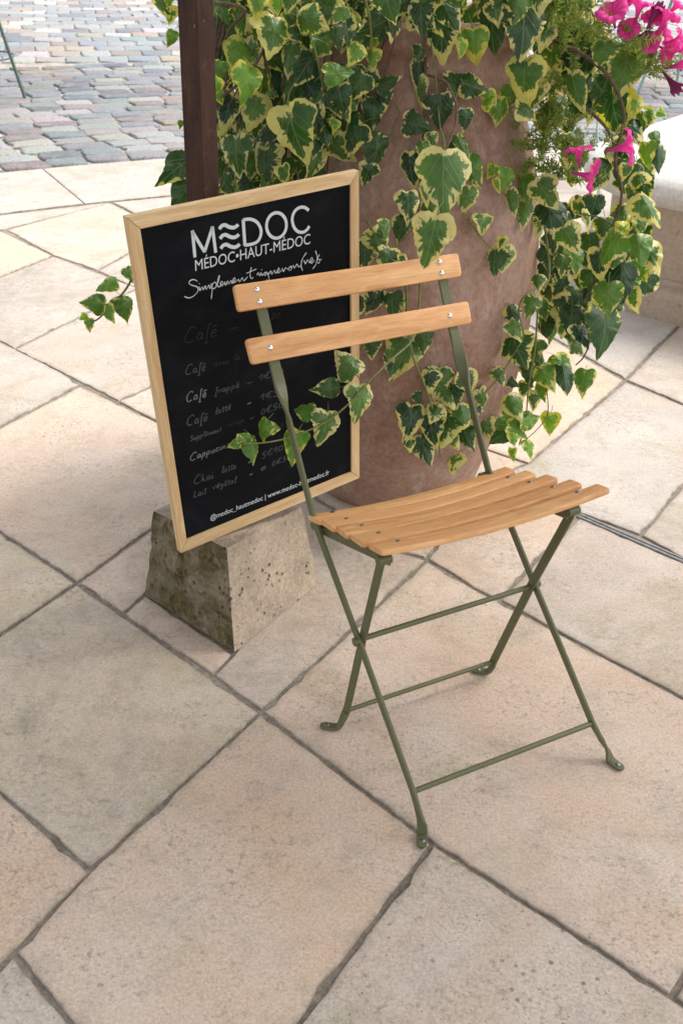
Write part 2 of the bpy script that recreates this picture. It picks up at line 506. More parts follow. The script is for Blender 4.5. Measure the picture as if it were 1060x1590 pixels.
def mat_leaf():
    """object colour: R margin width, G tone (0 dark blue green .. 1 bright), B yellowness of the margin"""
    m = NT('ivy_leaf')
    oi = m.oinfo
    sc = m.n('ShaderNodeSeparateColor'); m.l(oi.outputs['Color'], sc.inputs[0])
    at = m.n('ShaderNodeAttribute', attribute_name='leafpos')   # x, y along the leaf, edge
    sp = m.n('ShaderNodeSeparateXYZ'); m.l(at.outputs['Vector'], sp.inputs[0])
    pol = m.n('ShaderNodeAttribute', attribute_name='polar')
    off = m.n('ShaderNodeCombineXYZ'); m.l(m.math('MULTIPLY', oi.outputs['Random'], 60.0), off.inputs[2])
    ad = m.n('ShaderNodeVectorMath', operation='ADD'); m.l(pol.outputs['Vector'], ad.inputs[0]); m.l(off.outputs[0], ad.inputs[1])
    ad2 = m.n('ShaderNodeVectorMath', operation='ADD'); m.l(at.outputs['Vector'], ad2.inputs[0]); m.l(off.outputs[0], ad2.inputs[1])
    n1 = m.noise(m.mapping(ad.outputs[0], (3.8, 3.8, 1)), 1.0, 4, 0.62)
    n2 = m.noise(m.mapping(ad2.outputs[0], (2.2, 2.2, 1)), 1.0, 2, 0.5)
    e = m.math('ADD', sp.outputs[2], m.math('MULTIPLY', m.math('SUBTRACT', n1, 0.5), 1.3))
    e = m.math('ADD', e, m.math('MULTIPLY', m.math('SUBTRACT', n2, 0.5), 1.25))
    thr = m.math('SUBTRACT', 1.0, sc.outputs[0])
    k = m.math('SUBTRACT', e, thr)
    margin = m.mrange(k, -0.015, 0.03, 0, 1)
    inter = m.mrange(k, -0.17, -0.12, 0, 1)
    pn = m.noise(m.mapping(ad2.outputs[0], (3.5, 3.5, 1)), 1.0, 4, 0.7)
    gd = m.mix(sc.outputs[1], (0.006, 0.024, 0.014), (0.13, 0.29, 0.030))
    gl = m.mix(sc.outputs[1], (0.018, 0.060, 0.030), (0.21, 0.38, 0.055))
    g = m.mix(m.mrange(pn, 0.42, 0.58, 0.0, 0.75), gd, gl)
    g = m.mix(m.math('MULTIPLY', inter, 0.45), g, gl)
    cream = m.mix(sc.outputs[2], (0.66, 0.59, 0.27), (0.60, 0.57, 0.06))
    cream = m.mix(m.mrange(pn, 0.4, 0.7, 0, 0.35), cream, (0.42, 0.42, 0.14))
    c = m.mix(margin, g, cream)
    # veins: midrib and two pairs of side veins
    vein = None
    for sl, y0 in ((0.0, 0.0), (0.75, 0.02), (-0.75, 0.02), (0.38, 0.22), (-0.38, 0.22), (0.33, 0.45), (-0.33, 0.45)):
        if sl == 0.0:
            d = m.math('ABSOLUTE', sp.outputs[0])
            w = m.mrange(d, 0.004, 0.022, 0.75, 0)
        else:
            ln = m.math('SUBTRACT', m.math('MULTIPLY', m.math('SUBTRACT', sp.outputs[1], y0), sl), sp.outputs[0]) if abs(sl) > 0.5 else \
                 m.math('SUBTRACT', m.math('MULTIPLY', m.math('SUBTRACT', sp.outputs[1], y0), sl * 2.2), sp.outputs[0])
            w = m.mrange(m.math('ABSOLUTE', ln), 0.003, 0.016, 0.55, 0)
            w = m.math('MULTIPLY', w, m.mrange(m.math('MULTIPLY', sp.outputs[0], 1 if sl > 0 else -1), 0.0, 0.02, 0, 1))
        vein = w if vein is None else m.math('MAXIMUM', vein, w)
    vc = m.mix(0.55, c, (0.34, 0.42, 0.17))
    c = m.mix(m.math('MULTIPLY', vein, 0.6), c, vc)
    blot = m.mrange(m.math('ADD', m.noise(ad2.outputs[0], 7, 4, 0.7), m.math('MULTIPLY', sp.outputs[2], 0.10)), 0.68, 0.76, 0, 0.6)
    c = m.mix(blot, c, (0.10, 0.075, 0.03))
    bf = m.n('ShaderNodeNewGeometry').outputs['Backfacing']
    c = m.mix(m.math('MULTIPLY', bf, 0.5), c, (0.20, 0.22, 0.10))
    h = m.math('ADD', m.math('MULTIPLY', vein, -1.0), m.math('MULTIPLY', n2, 2.5))
    nb = m.bump(h, 0.35, 0.004)
    m.set(Base_Color=c, Roughness=m.mrange(pn, 0.3, 0.7, 0.27, 0.42), Specular_IOR_Level=0.38, Normal=nb)
    tr = m.n('ShaderNodeBsdfTranslucent')
    hc = m.n('ShaderNodeHueSaturation'); hc.inputs['Saturation'].default_value = 1.25; hc.inputs['Value'].default_value = 1.3
    m.l(c, hc.inputs['Color']); m.l(hc.outputs[0], tr.inputs['Color'])
    mx = m.n('ShaderNodeMixShader'); mx.inputs[0].default_value = 0.26
    m.l(m.b.outputs[0], mx.inputs[1]); m.l(tr.outputs[0], mx.inputs[2]); m.l(mx.outputs[0], m.out.inputs['Surface'])
    return m.m
def mat_thin(name, ca, cb, tl=0.3, nscale=30, rough=0.5):
    m = NT(name)
    n = m.noise(m.pos, nscale, 3, 0.6)
    rnd = m.n('ShaderNodeNewGeometry').outputs['Random Per Island']
    c = m.mix(m.math('MULTIPLY', m.math('ADD', n, rnd), 0.5), ca, cb)
    m.set(Base_Color=c, Roughness=rough, Specular_IOR_Level=0.3)
    tr = m.n('ShaderNodeBsdfTranslucent')
    m.l(c, tr.inputs['Color'])
    mx = m.n('ShaderNodeMixShader'); mx.inputs[0].default_value = tl
    m.l(m.b.outputs[0], mx.inputs[1]); m.l(tr.outputs[0], mx.inputs[2]); m.l(mx.outputs[0], m.out.inputs['Surface'])
    return m.m
def mat_petal():
    m = NT('petunia_petal')
    at = m.n('ShaderNodeAttribute', attribute_name='leafpos')
    sp = m.n('ShaderNodeSeparateXYZ'); m.l(at.outputs['Vector'], sp.inputs[0])
    n = m.noise(m.mapping(at.outputs['Vector'], (7, 1.2, 1)), 1.0, 3, 0.6)
    c = m.mix(m.mrange(n, 0.35, 0.65, 0, 1), (0.70, 0.012, 0.22), (0.92, 0.11, 0.46))
    c = m.mix(m.mrange(sp.outputs[1], 0.0, 0.42, 0.85, 0), c, (0.42, 0.06, 0.25))
    c = m.mix(m.mrange(sp.outputs[1], 0.5, 1.0, 0, 0.35), c, (0.90, 0.10, 0.42))
    m.set(Base_Color=c, Roughness=0.6, Specular_IOR_Level=0.2, Normal=m.bump(n, 0.3, 0.002))
    tr = m.n('ShaderNodeBsdfTranslucent'); m.l(c, tr.inputs['Color'])
    mx = m.n('ShaderNodeMixShader'); mx.inputs[0].default_value = 0.3
    m.l(m.b.outputs[0], mx.inputs[1]); m.l(tr.outputs[0], mx.inputs[2]); m.l(mx.outputs[0], m.out.inputs['Surface'])
    return m.m

COBC = [(0.42, 0.43, 0.44), (0.33, 0.375, 0.39), (0.54, 0.53, 0.50), (0.37, 0.31, 0.295), (0.35, 0.375, 0.40), (0.60, 0.58, 0.54),
        (0.36, 0.40, 0.41), (0.48, 0.41, 0.34), (0.45, 0.45, 0.44), (0.25, 0.27, 0.30), (0.40, 0.41, 0.42), (0.50, 0.48, 0.44)]
COBC = [tuple(0.9 * x + 0.1 * (0.92 * sum(c) / 3) * k for x, k in zip(c, (1.03, 1.0, 0.95))) for c in COBC]
COBC = [tuple(x * 0.88 for x in c) for c in COBC]
M_slab = mat_slab()
M_joint = mat_mortar('joint_mortar', (0.19, 0.16, 0.128), (0.43, 0.37, 0.30), 95, 0.008)
M_pale = mat_mortar('pale_mortar', (0.30, 0.265, 0.22), (0.56, 0.52, 0.46), 60, 0.006)
M_cob = mat_cobble('cobble_stone', False)
M_cobi = mat_cobble('cobble_stone_far', True)
M_pine = mat_wood('pine_frame', (0.58, 0.375, 0.18), (0.76, 0.57, 0.335), (0.66, 0.45, 0.245), 0.75, 0.55, 0.3)
M_slat = mat_wood('oiled_beech', (0.62, 0.30, 0.115), (0.83, 0.50, 0.235), (0.74, 0.39, 0.17), 0.6, 0.46, 0.35, 0.04)
M_paint = mat_metal_paint('green_paint')
M_rivet = mat_plain('bright_screw', (0.75, 0.76, 0.78), 0.22, 1.0, 0.5, 300, 0.06)
M_rivet_d = mat_plain('dull_rivet', (0.22, 0.215, 0.20), 0.42, 1.0, 0.5, 300, 0.15)
M_black = mat_board()
M_white = mat_chalk('white_print', (0.62, 0.67, 0.68), False)
M_ch = [mat_chalk('faint_chalk', (0.035, 0.038, 0.04), True), mat_chalk('thin_chalk', (0.115, 0.123, 0.13), True), mat_chalk('bright_chalk', (0.26, 0.275, 0.285), True)]
M_pot = mat_pot()
M_block = mat_block()
M_rust = mat_rust()
M_cope = mat_coping('pale_coping', (0.62, 0.60, 0.555), (0.54, 0.515, 0.465))
M_wall = mat_coping('fountain_wall', (0.42, 0.33, 0.25), (0.47, 0.38, 0.29))
M_leaf = mat_leaf()
M_stem = mat_plain('brown_vine', (0.13, 0.085, 0.06), 0.75, 0, 0.2, 90, 0.4, 0.004)
M_gstem = mat_plain('green_vine', (0.16, 0.17, 0.055), 0.55, 0, 0.3, 60, 0.3)
M_soil = mat_plain('potting_soil', (0.04, 0.03, 0.022), 0.95, 0, 0.1, 80, 0.5, 0.01)
M_sprig = mat_thin('petunia_foliage', (0.15, 0.26, 0.04), (0.46, 0.52, 0.13), 0.4)
M_petal = mat_petal()
M_bud = mat_thin('wilted_petal', (0.12, 0.02, 0.06), (0.22, 0.03, 0.12), 0.2)
M_canvas = mat_thin('canvas', (0.55, 0.50, 0.42), (0.62, 0.57, 0.48), 0.35, 20, 0.9)
M_drain = mat_plain('drain_steel', (0.36, 0.355, 0.35), 0.6, 0.3, 0.5, 60, 0.3)

# ================================================================== SETTING
# base sheet under everything
bm = bmesh.new()
bmesh.ops.create_grid(bm, x_segments=2, y_segments=2, size=60)
for v in bm.verts:
    v.co.z = -0.0058
gr = structure(bm_obj('ground', bm, M_joint, smooth=False))

# ---- paving: each slab is traced, then given ragged arrises and its own level
paving = structure(bpy.data.objects.new('paving', None)); COL.objects.link(paving)
def clip_grow(poly, d):
    """shrink a polygon (world xy) by d"""
    n = len(poly)
    area = sum(poly[i][0] * poly[(i + 1) % n][1] - poly[(i + 1) % n][0] * poly[i][1] for i in range(n))
    sg = 1 if area > 0 else -1
    out = []
    for i in range(n):
        p0, p1, p2 = V(poly[i - 1][:2]), V(poly[i][:2]), V(poly[(i + 1) % n][:2])
        e1, e2 = (p1 - p0).normalized(), (p2 - p1).normalized()
        n1, n2 = V((-e1.y, e1.x)) * sg, V((-e2.y, e2.x)) * sg
        b = n1 + n2
        k = d / max(0.35, 1 + n1.dot(n2))
        out.append(p1 + b * k)
    return out if sg > 0 else out[::-1]
def slab(name, pts, col, gap=0.006, rag=0.0030, lift=None, parent=paving, step=0.024, mat=None, th=0.035, world=False, lichen=0.3):
    poly = [V(p[:2]) for p in pts] if world else [ground(*p).xy for p in pts]
    seed = random.random() * 100
    n = len(poly)
    elen = min((poly[i] - poly[i - 1]).length for i in range(n))
    levels = [(0.0, -th, 1), (0.0, -0.0035, 1), (0.0016, -0.0008, 0.7), (0.006, 0, 0.3)] + ([(0.02, 0, 0.0)] if elen > 0.13 else [])
    polys = [clip_grow(poly, gap * 0.66 + lv[0]) for lv in levels]
    n = len(polys[0])
    marks = []
    for i in range(n):
        a, b = polys[0][i], polys[0][(i + 1) % n]
        m = max(2, int((b - a).length / step))
        for k in range(m):
            p = a.lerp(b, k / m)
            nn = V((-(b - a).y, (b - a).x)).normalized()
            amp = rag * (0.2 if k == 0 else 1)
            j = noise.noise(V((p.x * 9, p.y * 9, seed))) * amp * 0.7 + noise.noise(V((p.x * 45, p.y * 45, seed))) * amp * 0.9 + random.uniform(-.25, .25) * amp
            if k and random.random() < 0.09:
                j += random.uniform(0.6, 2.2) * rag      # a chipped spot
            marks.append((i, k / m, nn * j))
    c = sum(polys[0], V((0, 0))) / n
    z0 = random.uniform(-0.0015, 0.0015) if lift is None else lift
    tx, ty = random.uniform(-0.002, 0.002), random.uniform(-0.002, 0.002)
    def zz(p):
        return z0 + (p.x - c.x) * tx + (p.y - c.y) * ty
    bm = bmesh.new()
    el = bm.verts.layers.float.new('edge')
    nr = len(marks)
    rows = []
    for (inset, dz, ev), pl in zip(levels, polys):
        row = []
        for i, t, jv in marks:
            q = pl[i].lerp(pl[(i + 1) % n], t) + jv * max(0.0, 1 - inset / 0.012)
            v = bm.verts.new((q.x, q.y, zz(q) + dz))
            v[el] = ev
            row.append(v)
        rows.append(row)
    for r0, r1 in zip(rows, rows[1:]):
        for i in range(nr):
            bm.faces.new((r0[i], r0[(i + 1) % nr], r1[(i + 1) % nr], r1[i]))
    bm.faces.new(rows[-1])
    o = bm_obj(name, bm, mat or M_slab, parent, (*col[:3], lichen), angle=25)
    return o
PINK, WARM, GREY, GREEN, PALE, WHITE = (0.62, 0.48, 0.37), (0.63, 0.475, 0.35), (0.575, 0.485, 0.395), (0.56, 0.475, 0.345), (0.49, 0.43, 0.375), (0.475, 0.435, 0.392)
SL = [
 ([(120, 905), (405, 1105), (140, 1351), (-140, 1110), (-140, 1078)], GREEN, .008),
 ([(405, 1105), (670, 1308), (395, 1680), (190, 1680), (22, 1478), (140, 1351)], WARM, .006),
 ([(672, 1308), (1040, 1546), (1210, 1660), (1180, 1900), (300, 1900), (398, 1678)], GREY, .008),
 ([(406, 1104), (662, 869), (746, 919), (873, 985), (1060, 1085), (1250, 1190), (1040, 1547), (672, 1309)], PINK, .007),
 ([(1042, 1548), (1250, 1192), (1700, 1400), (1500, 1800), (1212, 1662)], PINK, .008),
 ([(121, 905), (236, 820), (300, 770), (300, 870), (225, 922), (192, 952)], PINK, .007),
 ([(192, 953), (226, 923), (362, 1015), (331, 1048)], PINK, .006),
 ([(331, 1048), (362, 1015), (380, 985), (302, 870), (302, 771), (367, 724), (430, 732), (560, 818), (623, 857), (662, 868), (406, 1104)], GREY, .007),
 ([(120, 905), (-140, 1080), (-420, 905), (-150, 727), (0, 825)], GREEN, .008),
 ([(125, 598), (-140, 737), (0, 825), (120, 905), (236, 820), (365, 722), (240, 652)], PINK, .007),
 ([(124, 597), (95, 577), (0, 529), (-150, 452), (-290, 620), (-138, 735)], PALE, .006),
 ([(83, 398), (200, 442), (215, 447), (22, 541), (0, 529), (-110, 474)], PALE, .005),
 ([(23, 542), (215, 447), (300, 480), (232, 601), (184, 622), (95, 577)], PALE, .005),
 ([(184, 623), (232, 602), (340, 555), (430, 600), (365, 721), (240, 652)], GREY, .005),
 ([(83, 397), (-112, 473), (-260, 395), (-140, 378), (0, 357)], WARM, .005),
 ([(10, 356), (170, 314), (205, 331), (262, 357), (151, 419), (83, 396)], GREY, .005),
 ([(152, 420), (262, 358), (420, 420), (300, 479), (200, 442)], PALE, .005),
 ([(140, 1353), (21, 1478), (-210, 1720), (-420, 1500), (-140, 1112), (0, 1226)], WARM, .006),
 ([(21, 1480), (192, 1682), (-20, 1950), (-420, 1900), (-210, 1722)], GREY, .007),
 ([(968, 590), (820, 719), (757, 698), (600, 620), (690, 440), (862, 528)], WARM, .005),
 ([(970, 588), (862, 526), (700, 440), (790, 360), (1000, 440), (1052, 505)], WHITE, .004),
 ([(972, 590), (1055, 506), (1160, 440), (1350, 560), (1160, 655), (1060, 627)], PALE, .004),
 ([(970, 593), (1060, 629), (1162, 657), (1060, 750), (993, 830), (900, 796), (757, 742), (820, 720)], WHITE, .004),
 ([(995, 831), (1061, 752), (1163, 659), (1500, 800), (1400, 1000), (1060, 866)], PALE, .004),
 ([(898, 803), (1060, 873), (1402, 1008), (1560, 1230), (1252, 1190), (1060, 1084), (873, 984), (776, 931), (840, 862)], (0.48, 0.405, 0.345), .006),
 ([(663, 867), (757, 745), (898, 800), (839, 862), (775, 930), (746, 918)], PINK, .006),
 ([(661, 866), (623, 856), (560, 817), (430, 730), (600, 622), (757, 698), (818, 720), (756, 744)], WARM, .006),
 ([(430, 728), (366, 720), (430, 600), (600, 500), (690, 441), (600, 620)], PALE, .006),
 ([(430, 598), (302, 480), (425, 420), (620, 360), (690, 438), (600, 498)], PALE, .006),
]
for pts, c, g in SL:
    k = random.uniform(0.94, 1.06)
    slab('paving_slab', pts, tuple(x * k for x in c), g, lichen=1.0 if pts[0] == (672, 1308) else random.choice((0.25, 0.35, 0.55)))
# courses outside the frame so that the terrace goes on
for pts, c in (([(-560, 1010), (-300, 920), (-140, 1080), (-140, 1112), (-420, 1500)], PINK), ([(300, 1905), (1180, 1905), (1150, 2600), (-100, 2500)], WARM),
               ([(1405, 1003), (1502, 803), (1900, 950), (1900, 1400), (1562, 1228)], PALE), ([(-152, 450), (-262, 397), (-700, 480), (-292, 618)], PINK),
               ([(1352, 560), (1164, 655), (1502, 798), (1900, 940), (1900, 760)], PALE)):
    slab('paving_slab', pts, c, 0.006)

# ---- pale kerb ring of the terrace and the cobbles beyond, both set out from one centre
KC = V((1.70, 0.0)); KR = 7.0
def polar(r, a):
    return V((KC.x + r * cos(a), KC.y + r * sin(a)))
def pang(px, py):
    g = ground(px, py)
    return atan2(g.y - KC.y, g.x - KC.x)
kerb = structure(bpy.data.objects.new('kerb', None)); COL.objects.link(kerb)
angs = [pang(-330, 320), pang(-150, 300), pang(101, 291), pang(330, 268), pang(560, 262), pang(780, 262), pang(980, 265), pang(1200, 290)]
for a0, a1 in zip(angs, angs[1:]):
    pts = [polar(KR, a0 + (a1 - a0) * t / 4) for t in range(5)] + [polar(6.22, a1 + (a0 - a1) * t / 4) for t in range(5)]
    k = random.uniform(0.97, 1.05)
    slab('kerb_stone', pts, tuple(min(0.74, x * k * 1.06) for x in WHITE), 0.004, 0.0012, 0.002, kerb, 0.08, world=True)
fill = [(170, 313), (330, 292), (700, 282), (900, 296)]
def ringpts(seq):
    out = []
    for px, py in seq:
        a = pang(px, py)
        out.append(polar(6.2, a))
    return out
top = ringpts([(-140, 345), (10, 345), (128, 319), (172, 312)])
slab('paving_slab', [top[0], top[1], top[2], top[3], ground(12, 355).xy, ground(-140, 377).xy], PALE, 0.004, world=True)
t2 = ringpts([(172, 312), (264, 302), (420, 290), (520, 285)])
slab('paving_slab', t2 + [ground(520, 380).xy, ground(425, 418).xy, ground(264, 357).xy, ground(206, 330).xy], PALE, 0.004, world=True)
t3 = ringpts([(520, 285), (640, 282), (760, 280)])
slab('paving_slab', t3 + [ground(792, 358).xy, ground(692, 437).xy, ground(622, 359).xy, ground(522, 379).xy], PALE, 0.004, world=True)
t4 = ringpts([(762, 280), (860, 282), (936, 284)])
slab('paving_slab', t4 + [ground(905, 402).xy, ground(794, 358).xy], WHITE, 0.004, world=True)
t5 = ringpts([(938, 284), (1040, 290), (1160, 300)])
slab('paving_slab', t5 + [ground(1160, 438).xy, ground(1056, 500).xy, ground(1000, 438).xy, ground(907, 401).xy], WHITE, 0.004, world=True)

# cobbled road: its bed, then one object per sett for the nearest ones
bm = bmesh.new()
ri = [polar(KR + 0.003, radians(a)) for a in range(20, 176, 4)]
ro = [polar(48, radians(a)) for a in range(20, 176, 4)]
vi = [bm.verts.new((p.x, p.y, -0.004)) for p in ri]; vo_ = [bm.verts.new((p.x, p.y, -0.004)) for p in ro]
for i in range(len(ri) - 1):
    bm.faces.new((vi[i], vi[i + 1], vo_[i + 1], vo_[i]))
road = structure(bm_obj('cobbled_road', bm, M_pale, smooth=False))
def cobble_bm(bm, w, d, h, sd_):
    rr = random.Random(sd_)
    def j(k):
        return rr.uniform(-k, k)
    base = [(-w / 2, -d / 2), (0, -d / 2), (w / 2, -d / 2), (w / 2, 0), (w / 2, d / 2), (0, d / 2), (-w / 2, d / 2), (-w / 2, 0)]
    base = [(x + j(0.016), y + j(0.013)) for x, y in base]
    rows = []
    for s, z in ((1.0, -0.02), (0.99, h * 0.45), (0.945, h * 0.9), (0.84, h)):
        rows.append([bm.verts.new((x * s if abs(x) > 0.02 else x, y * (1 - (1 - s) * 1.4) if abs(y) > 0.02 else y, z + (j(0.002) if z > 0 else 0))) for x, y in base])
    for r0, r1 in zip(rows, rows[1:]):
        for i in range(8):
            bm.faces.new((r0[i], r0[(i + 1) % 8], r1[(i + 1) % 8], r1[i]))
    bm.faces.new(rows[-1])
    return rows
CW, CD = 0.235, 0.158
setts = []
r = KR + 0.012
row = 0
while r < 10.25:
    a = radians(60) + (0.5 * CW / r if row % 2 else 0)
    while a < radians(150):
        wv = CW * random.uniform(0.9, 1.1)
        p = polar(r + 0.085, a)
        setts.append((p.x, p.y, a + pi / 2, wv / CW, 1.0))
        a += (wv + 0.007) / r
    r += CD + 0.007
    row += 1
r0 = r
ang0 = radians(12)
for i in range(60):
    yy = 9.15 + i * 0.30
    for k in range(-46, 40):
        xx = -1.2 + k * 0.255 + i * 0.055
        x = xx * cos(ang0) - (yy - 9) * sin(ang0) * 0.0
        p = V((x, yy + xx * 0.21))
        if (p - KC).length > r0 + 0.17 and p.y < 24:
            setts.append((p.x, p.y, ang0, 1.02, 1.72))
vis = []
rest = []
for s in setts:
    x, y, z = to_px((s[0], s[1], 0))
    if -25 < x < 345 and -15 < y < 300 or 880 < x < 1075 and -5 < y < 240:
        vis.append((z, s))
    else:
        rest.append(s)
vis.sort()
cob_meshes = []
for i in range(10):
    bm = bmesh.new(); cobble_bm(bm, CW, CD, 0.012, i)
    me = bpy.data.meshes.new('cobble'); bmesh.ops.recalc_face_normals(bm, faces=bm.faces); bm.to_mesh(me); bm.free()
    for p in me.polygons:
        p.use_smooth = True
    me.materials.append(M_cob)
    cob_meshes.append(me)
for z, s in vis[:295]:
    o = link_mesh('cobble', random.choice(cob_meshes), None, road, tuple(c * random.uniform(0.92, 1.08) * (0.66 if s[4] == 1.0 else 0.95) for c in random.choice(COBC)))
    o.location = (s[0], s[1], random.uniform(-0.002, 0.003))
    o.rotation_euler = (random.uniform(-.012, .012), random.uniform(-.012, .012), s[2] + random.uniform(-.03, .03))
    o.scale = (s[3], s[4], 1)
bm = bmesh.new()
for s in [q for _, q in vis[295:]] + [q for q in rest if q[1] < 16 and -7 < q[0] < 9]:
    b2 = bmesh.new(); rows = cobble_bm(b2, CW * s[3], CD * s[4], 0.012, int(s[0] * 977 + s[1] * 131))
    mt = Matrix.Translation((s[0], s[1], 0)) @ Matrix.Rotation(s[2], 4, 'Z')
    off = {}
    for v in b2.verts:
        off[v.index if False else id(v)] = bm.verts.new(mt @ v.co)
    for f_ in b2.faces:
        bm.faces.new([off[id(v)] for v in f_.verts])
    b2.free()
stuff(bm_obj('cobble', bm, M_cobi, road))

# ---- slot drain in front of the right hand slabs
dr = thing('slot_drain', 'narrow steel slot drain set in the paving behind the chair seat', 'drain', ground(980, 830))
a, b = ground(893, 797), ground(1130, 899)
dv = (b - a).normalized(); nv = V((-dv.y, dv.x, 0))
for sgn in (-1, 1):
    bm = bmesh.new(); sweep(bm, [a + nv * sgn * 0.0062 + V((0, 0, -0.004)), b + nv * sgn * 0.0062 + V((0, 0, -0.004))], nv, 0.0050, 0.010)
    bm_obj('drain_lip', bm, M_drain, dr)

# ---- fountain basin on the right: a stepped stone basin, corner rounded
def rounded_square(c, half, rad, seg=10):
    u_, v_ = V((0.785, -0.62)).normalized(), V((0.62, 0.785)).normalized()
    pts = []
    for (sx, sy, a0) in ((1, 1, 0), (-1, 1, 90), (-1, -1, 180), (1, -1, 270)):
        for k in range(seg + 1):
            a = radians(a0 + 90 * k / seg)
            x = sx * (half - rad) + cos(a) * rad; y = sy * (half - rad) + sin(a) * rad
            pts.append(c + u_ * x + v_ * y)
    return pts
FH, FR = 0.95, 0.42
corner_c = V((1.42, 4.40))
_u, _v = V((0.785, -0.62)).normalized(), V((0.62, 0.785)).normalized()
fc = corner_c + _u * (FH - FR) + _v * (FH - FR)
ft = thing('fountain_basin', 'pale stone fountain basin with rounded coping behind the ivy on the right', 'fountain', (fc.x, fc.y, 0))
def rings_obj(name, levels, mat, cap=False):
    bm = bmesh.new()
    rows = []
    for ins, z in levels:
        pts = rounded_square(fc, FH - ins, max(0.05, FR - ins))
        rows.append([bm.verts.new((p.x, p.y, z)) for p in pts])
    n = len(rows[0])
    for r0_, r1_ in zip(rows, rows[1:]):
        for i in range(n):
            bm.faces.new((r0_[i], r0_[(i + 1) % n], r1_[(i + 1) % n], r1_[i]))
    if cap:
        bm.faces.new(rows[-1])
    return bm_obj(name, bm, mat, ft, angle=35)
rings_obj('plinth', [(0.0, -0.02), (0.0, 0.085), (0.004, 0.10), (0.014, 0.112), (0.03, 0.118), (0.05, 0.125), (0.058, 0.140), (0.08, 0.142)], M_wall)
rings_obj('wall', [(0.066, 0.13), (0.062, 0.25), (0.06, 0.37), (0.06, 0.405)], M_wall)
rings_obj('coping', [(0.075, 0.401), (0.055, 0.404), (0.02, 0.41), (-0.03, 0.425), (-0.062, 0.45), (-0.075, 0.475), (-0.068, 0.502), (-0.045, 0.522), (-0.01, 0.532), (0.05, 0.538), (0.36, 0.542), (0.39, 0.535), (0.395, 0.40)], M_cope)
rings_obj('basin_floor', [(0.39, 0.395), (0.6, 0.39)], M_cope, True)

# ================================================================== STONE BLOCK, POST, CANOPY
SB = V((-0.2402, 2.150, 0))
blk = []
hd, yaw, kk, ht = 0.2087, 3.2563, 0.7968, 0.2263
def block_pt(i, k, z):
    a = yaw + pi / 2 * i
    return SB + V((cos(a) * hd * k, sin(a) * hd * k, z))
bot = [ground(225, 923), ground(364, 1013), ground(496, 905)]
bot.append(bot[0] + bot[2] - bot[1])
topp = [near(238, 793, block_pt(0, kk, ht)), near(352, 852, block_pt(1, kk, ht)), near(469, 786, block_pt(2, kk, ht))]
for t in topp:
    t.z = ht
topp = [ground(238, 793, ht), ground(352, 852, ht), ground(469, 786, ht)]
topp.append(topp[0] + topp[2] - topp[1])
stone = thing('stone_block', 'tapered weathered stone block with mossy left side, under the menu board', 'stone block', (SB.x, SB.y, 0))
bm = bmesh.new()
N_ = 14
def blockface(A, B, C_, D, rows_):
    g = [[None] * (N_ + 1) for _ in range(rows_ + 1)]
    for i in range(rows_ + 1):
        for k in range(N_ + 1):
            s, t = k / N_, i / rows_
            g[i][k] = bm.verts.new((A * (1 - s) + B * s) * (1 - t) + (D * (1 - s) + C_ * s) * t)
    for i in range(rows_):
        for k in range(N_):
            bm.faces.new((g[i][k], g[i][k + 1], g[i + 1][k + 1], g[i + 1][k]))
for i in range(4):
    blockface(bot[i], bot[(i + 1) % 4], topp[(i + 1) % 4], topp[i], 12)
blockface(topp[0], topp[1], topp[2], topp[3], N_)
bmesh.ops.remove_doubles(bm, verts=bm.verts, dist=0.0008)
cen = SB + V((0, 0, ht / 2))
for v in bm.verts:
    d = noise.noise(v.co * 14) * 0.0022 + noise.noise(v.co * 60) * 0.0012
    v.co += (v.co - cen).normalized() * d
bm.normal_update()
for e in [e for e in bm.edges if len(e.link_faces) == 2 and e.link_faces[0].normal.angle(e.link_faces[1].normal, 0) > 0.6]:
    for v in e.verts:
        v.co += (cen - v.co).normalized() * 0.0030 * random.random() ** 2
bm_obj('block_body', bm, M_block, stone, angle=60)

PB = V((-0.272, 2.165, 0))
post = thing('post', 'rusty brown square steel post rising behind the menu board', 'post', (PB.x, PB.y, ht))
bm = bmesh.new()
pa = yaw + pi / 4 + 0.05
pu = V((cos(pa), sin(pa), 0))
sweep(bm, [PB + V((0, 0, ht - 0.004)), PB + V((0, 0, 2.74))], pu, 0.047, 0.047, 0.06)
bm_obj('shaft', bm, M_rust, post)
bm = bmesh.new()
fr = on_plane(330, 190, PB + V((0.0, -0.041, 0)), V((0.62, -0.78, 0)))
# canopy added unseen on the post, sized to shade the near paving
can = thing('canopy', 'beige canvas canopy added unseen on the brown post to shade the near terrace', 'canopy', (PB.x, PB.y, 2.74))
CX0, CX1, CY0, CY1 = -1.7, 3.3, 0.35, 2.55
bm = bmesh.new()
nx_, ny_ = 24, 14
for dz in (0.0, 0.006):
    g = [[bm.verts.new((CX0 + (CX1 - CX0) * i / nx_, CY0 + (CY1 - CY0) * k / ny_, 2.80 + dz - 0.02 * sin(pi * (i % 6) / 6) + 0.10 * (1 - k / ny_))) for k in range(ny_ + 1)] for i in range(nx_ + 1)]
    for i in range(nx_):
        for k in range(ny_):
            bm.faces.new((g[i][k], g[i + 1][k], g[i + 1][k + 1], g[i][k + 1]))
bm_obj('canvas', bm, M_canvas, can)
bm = bmesh.new(); sweep(bm, [(CX0, PB.y, 2.755), (CX1, PB.y, 2.755)], (0, 0, 1), 0.06, 0.05); bm_obj('beam', bm, M_rust, can)

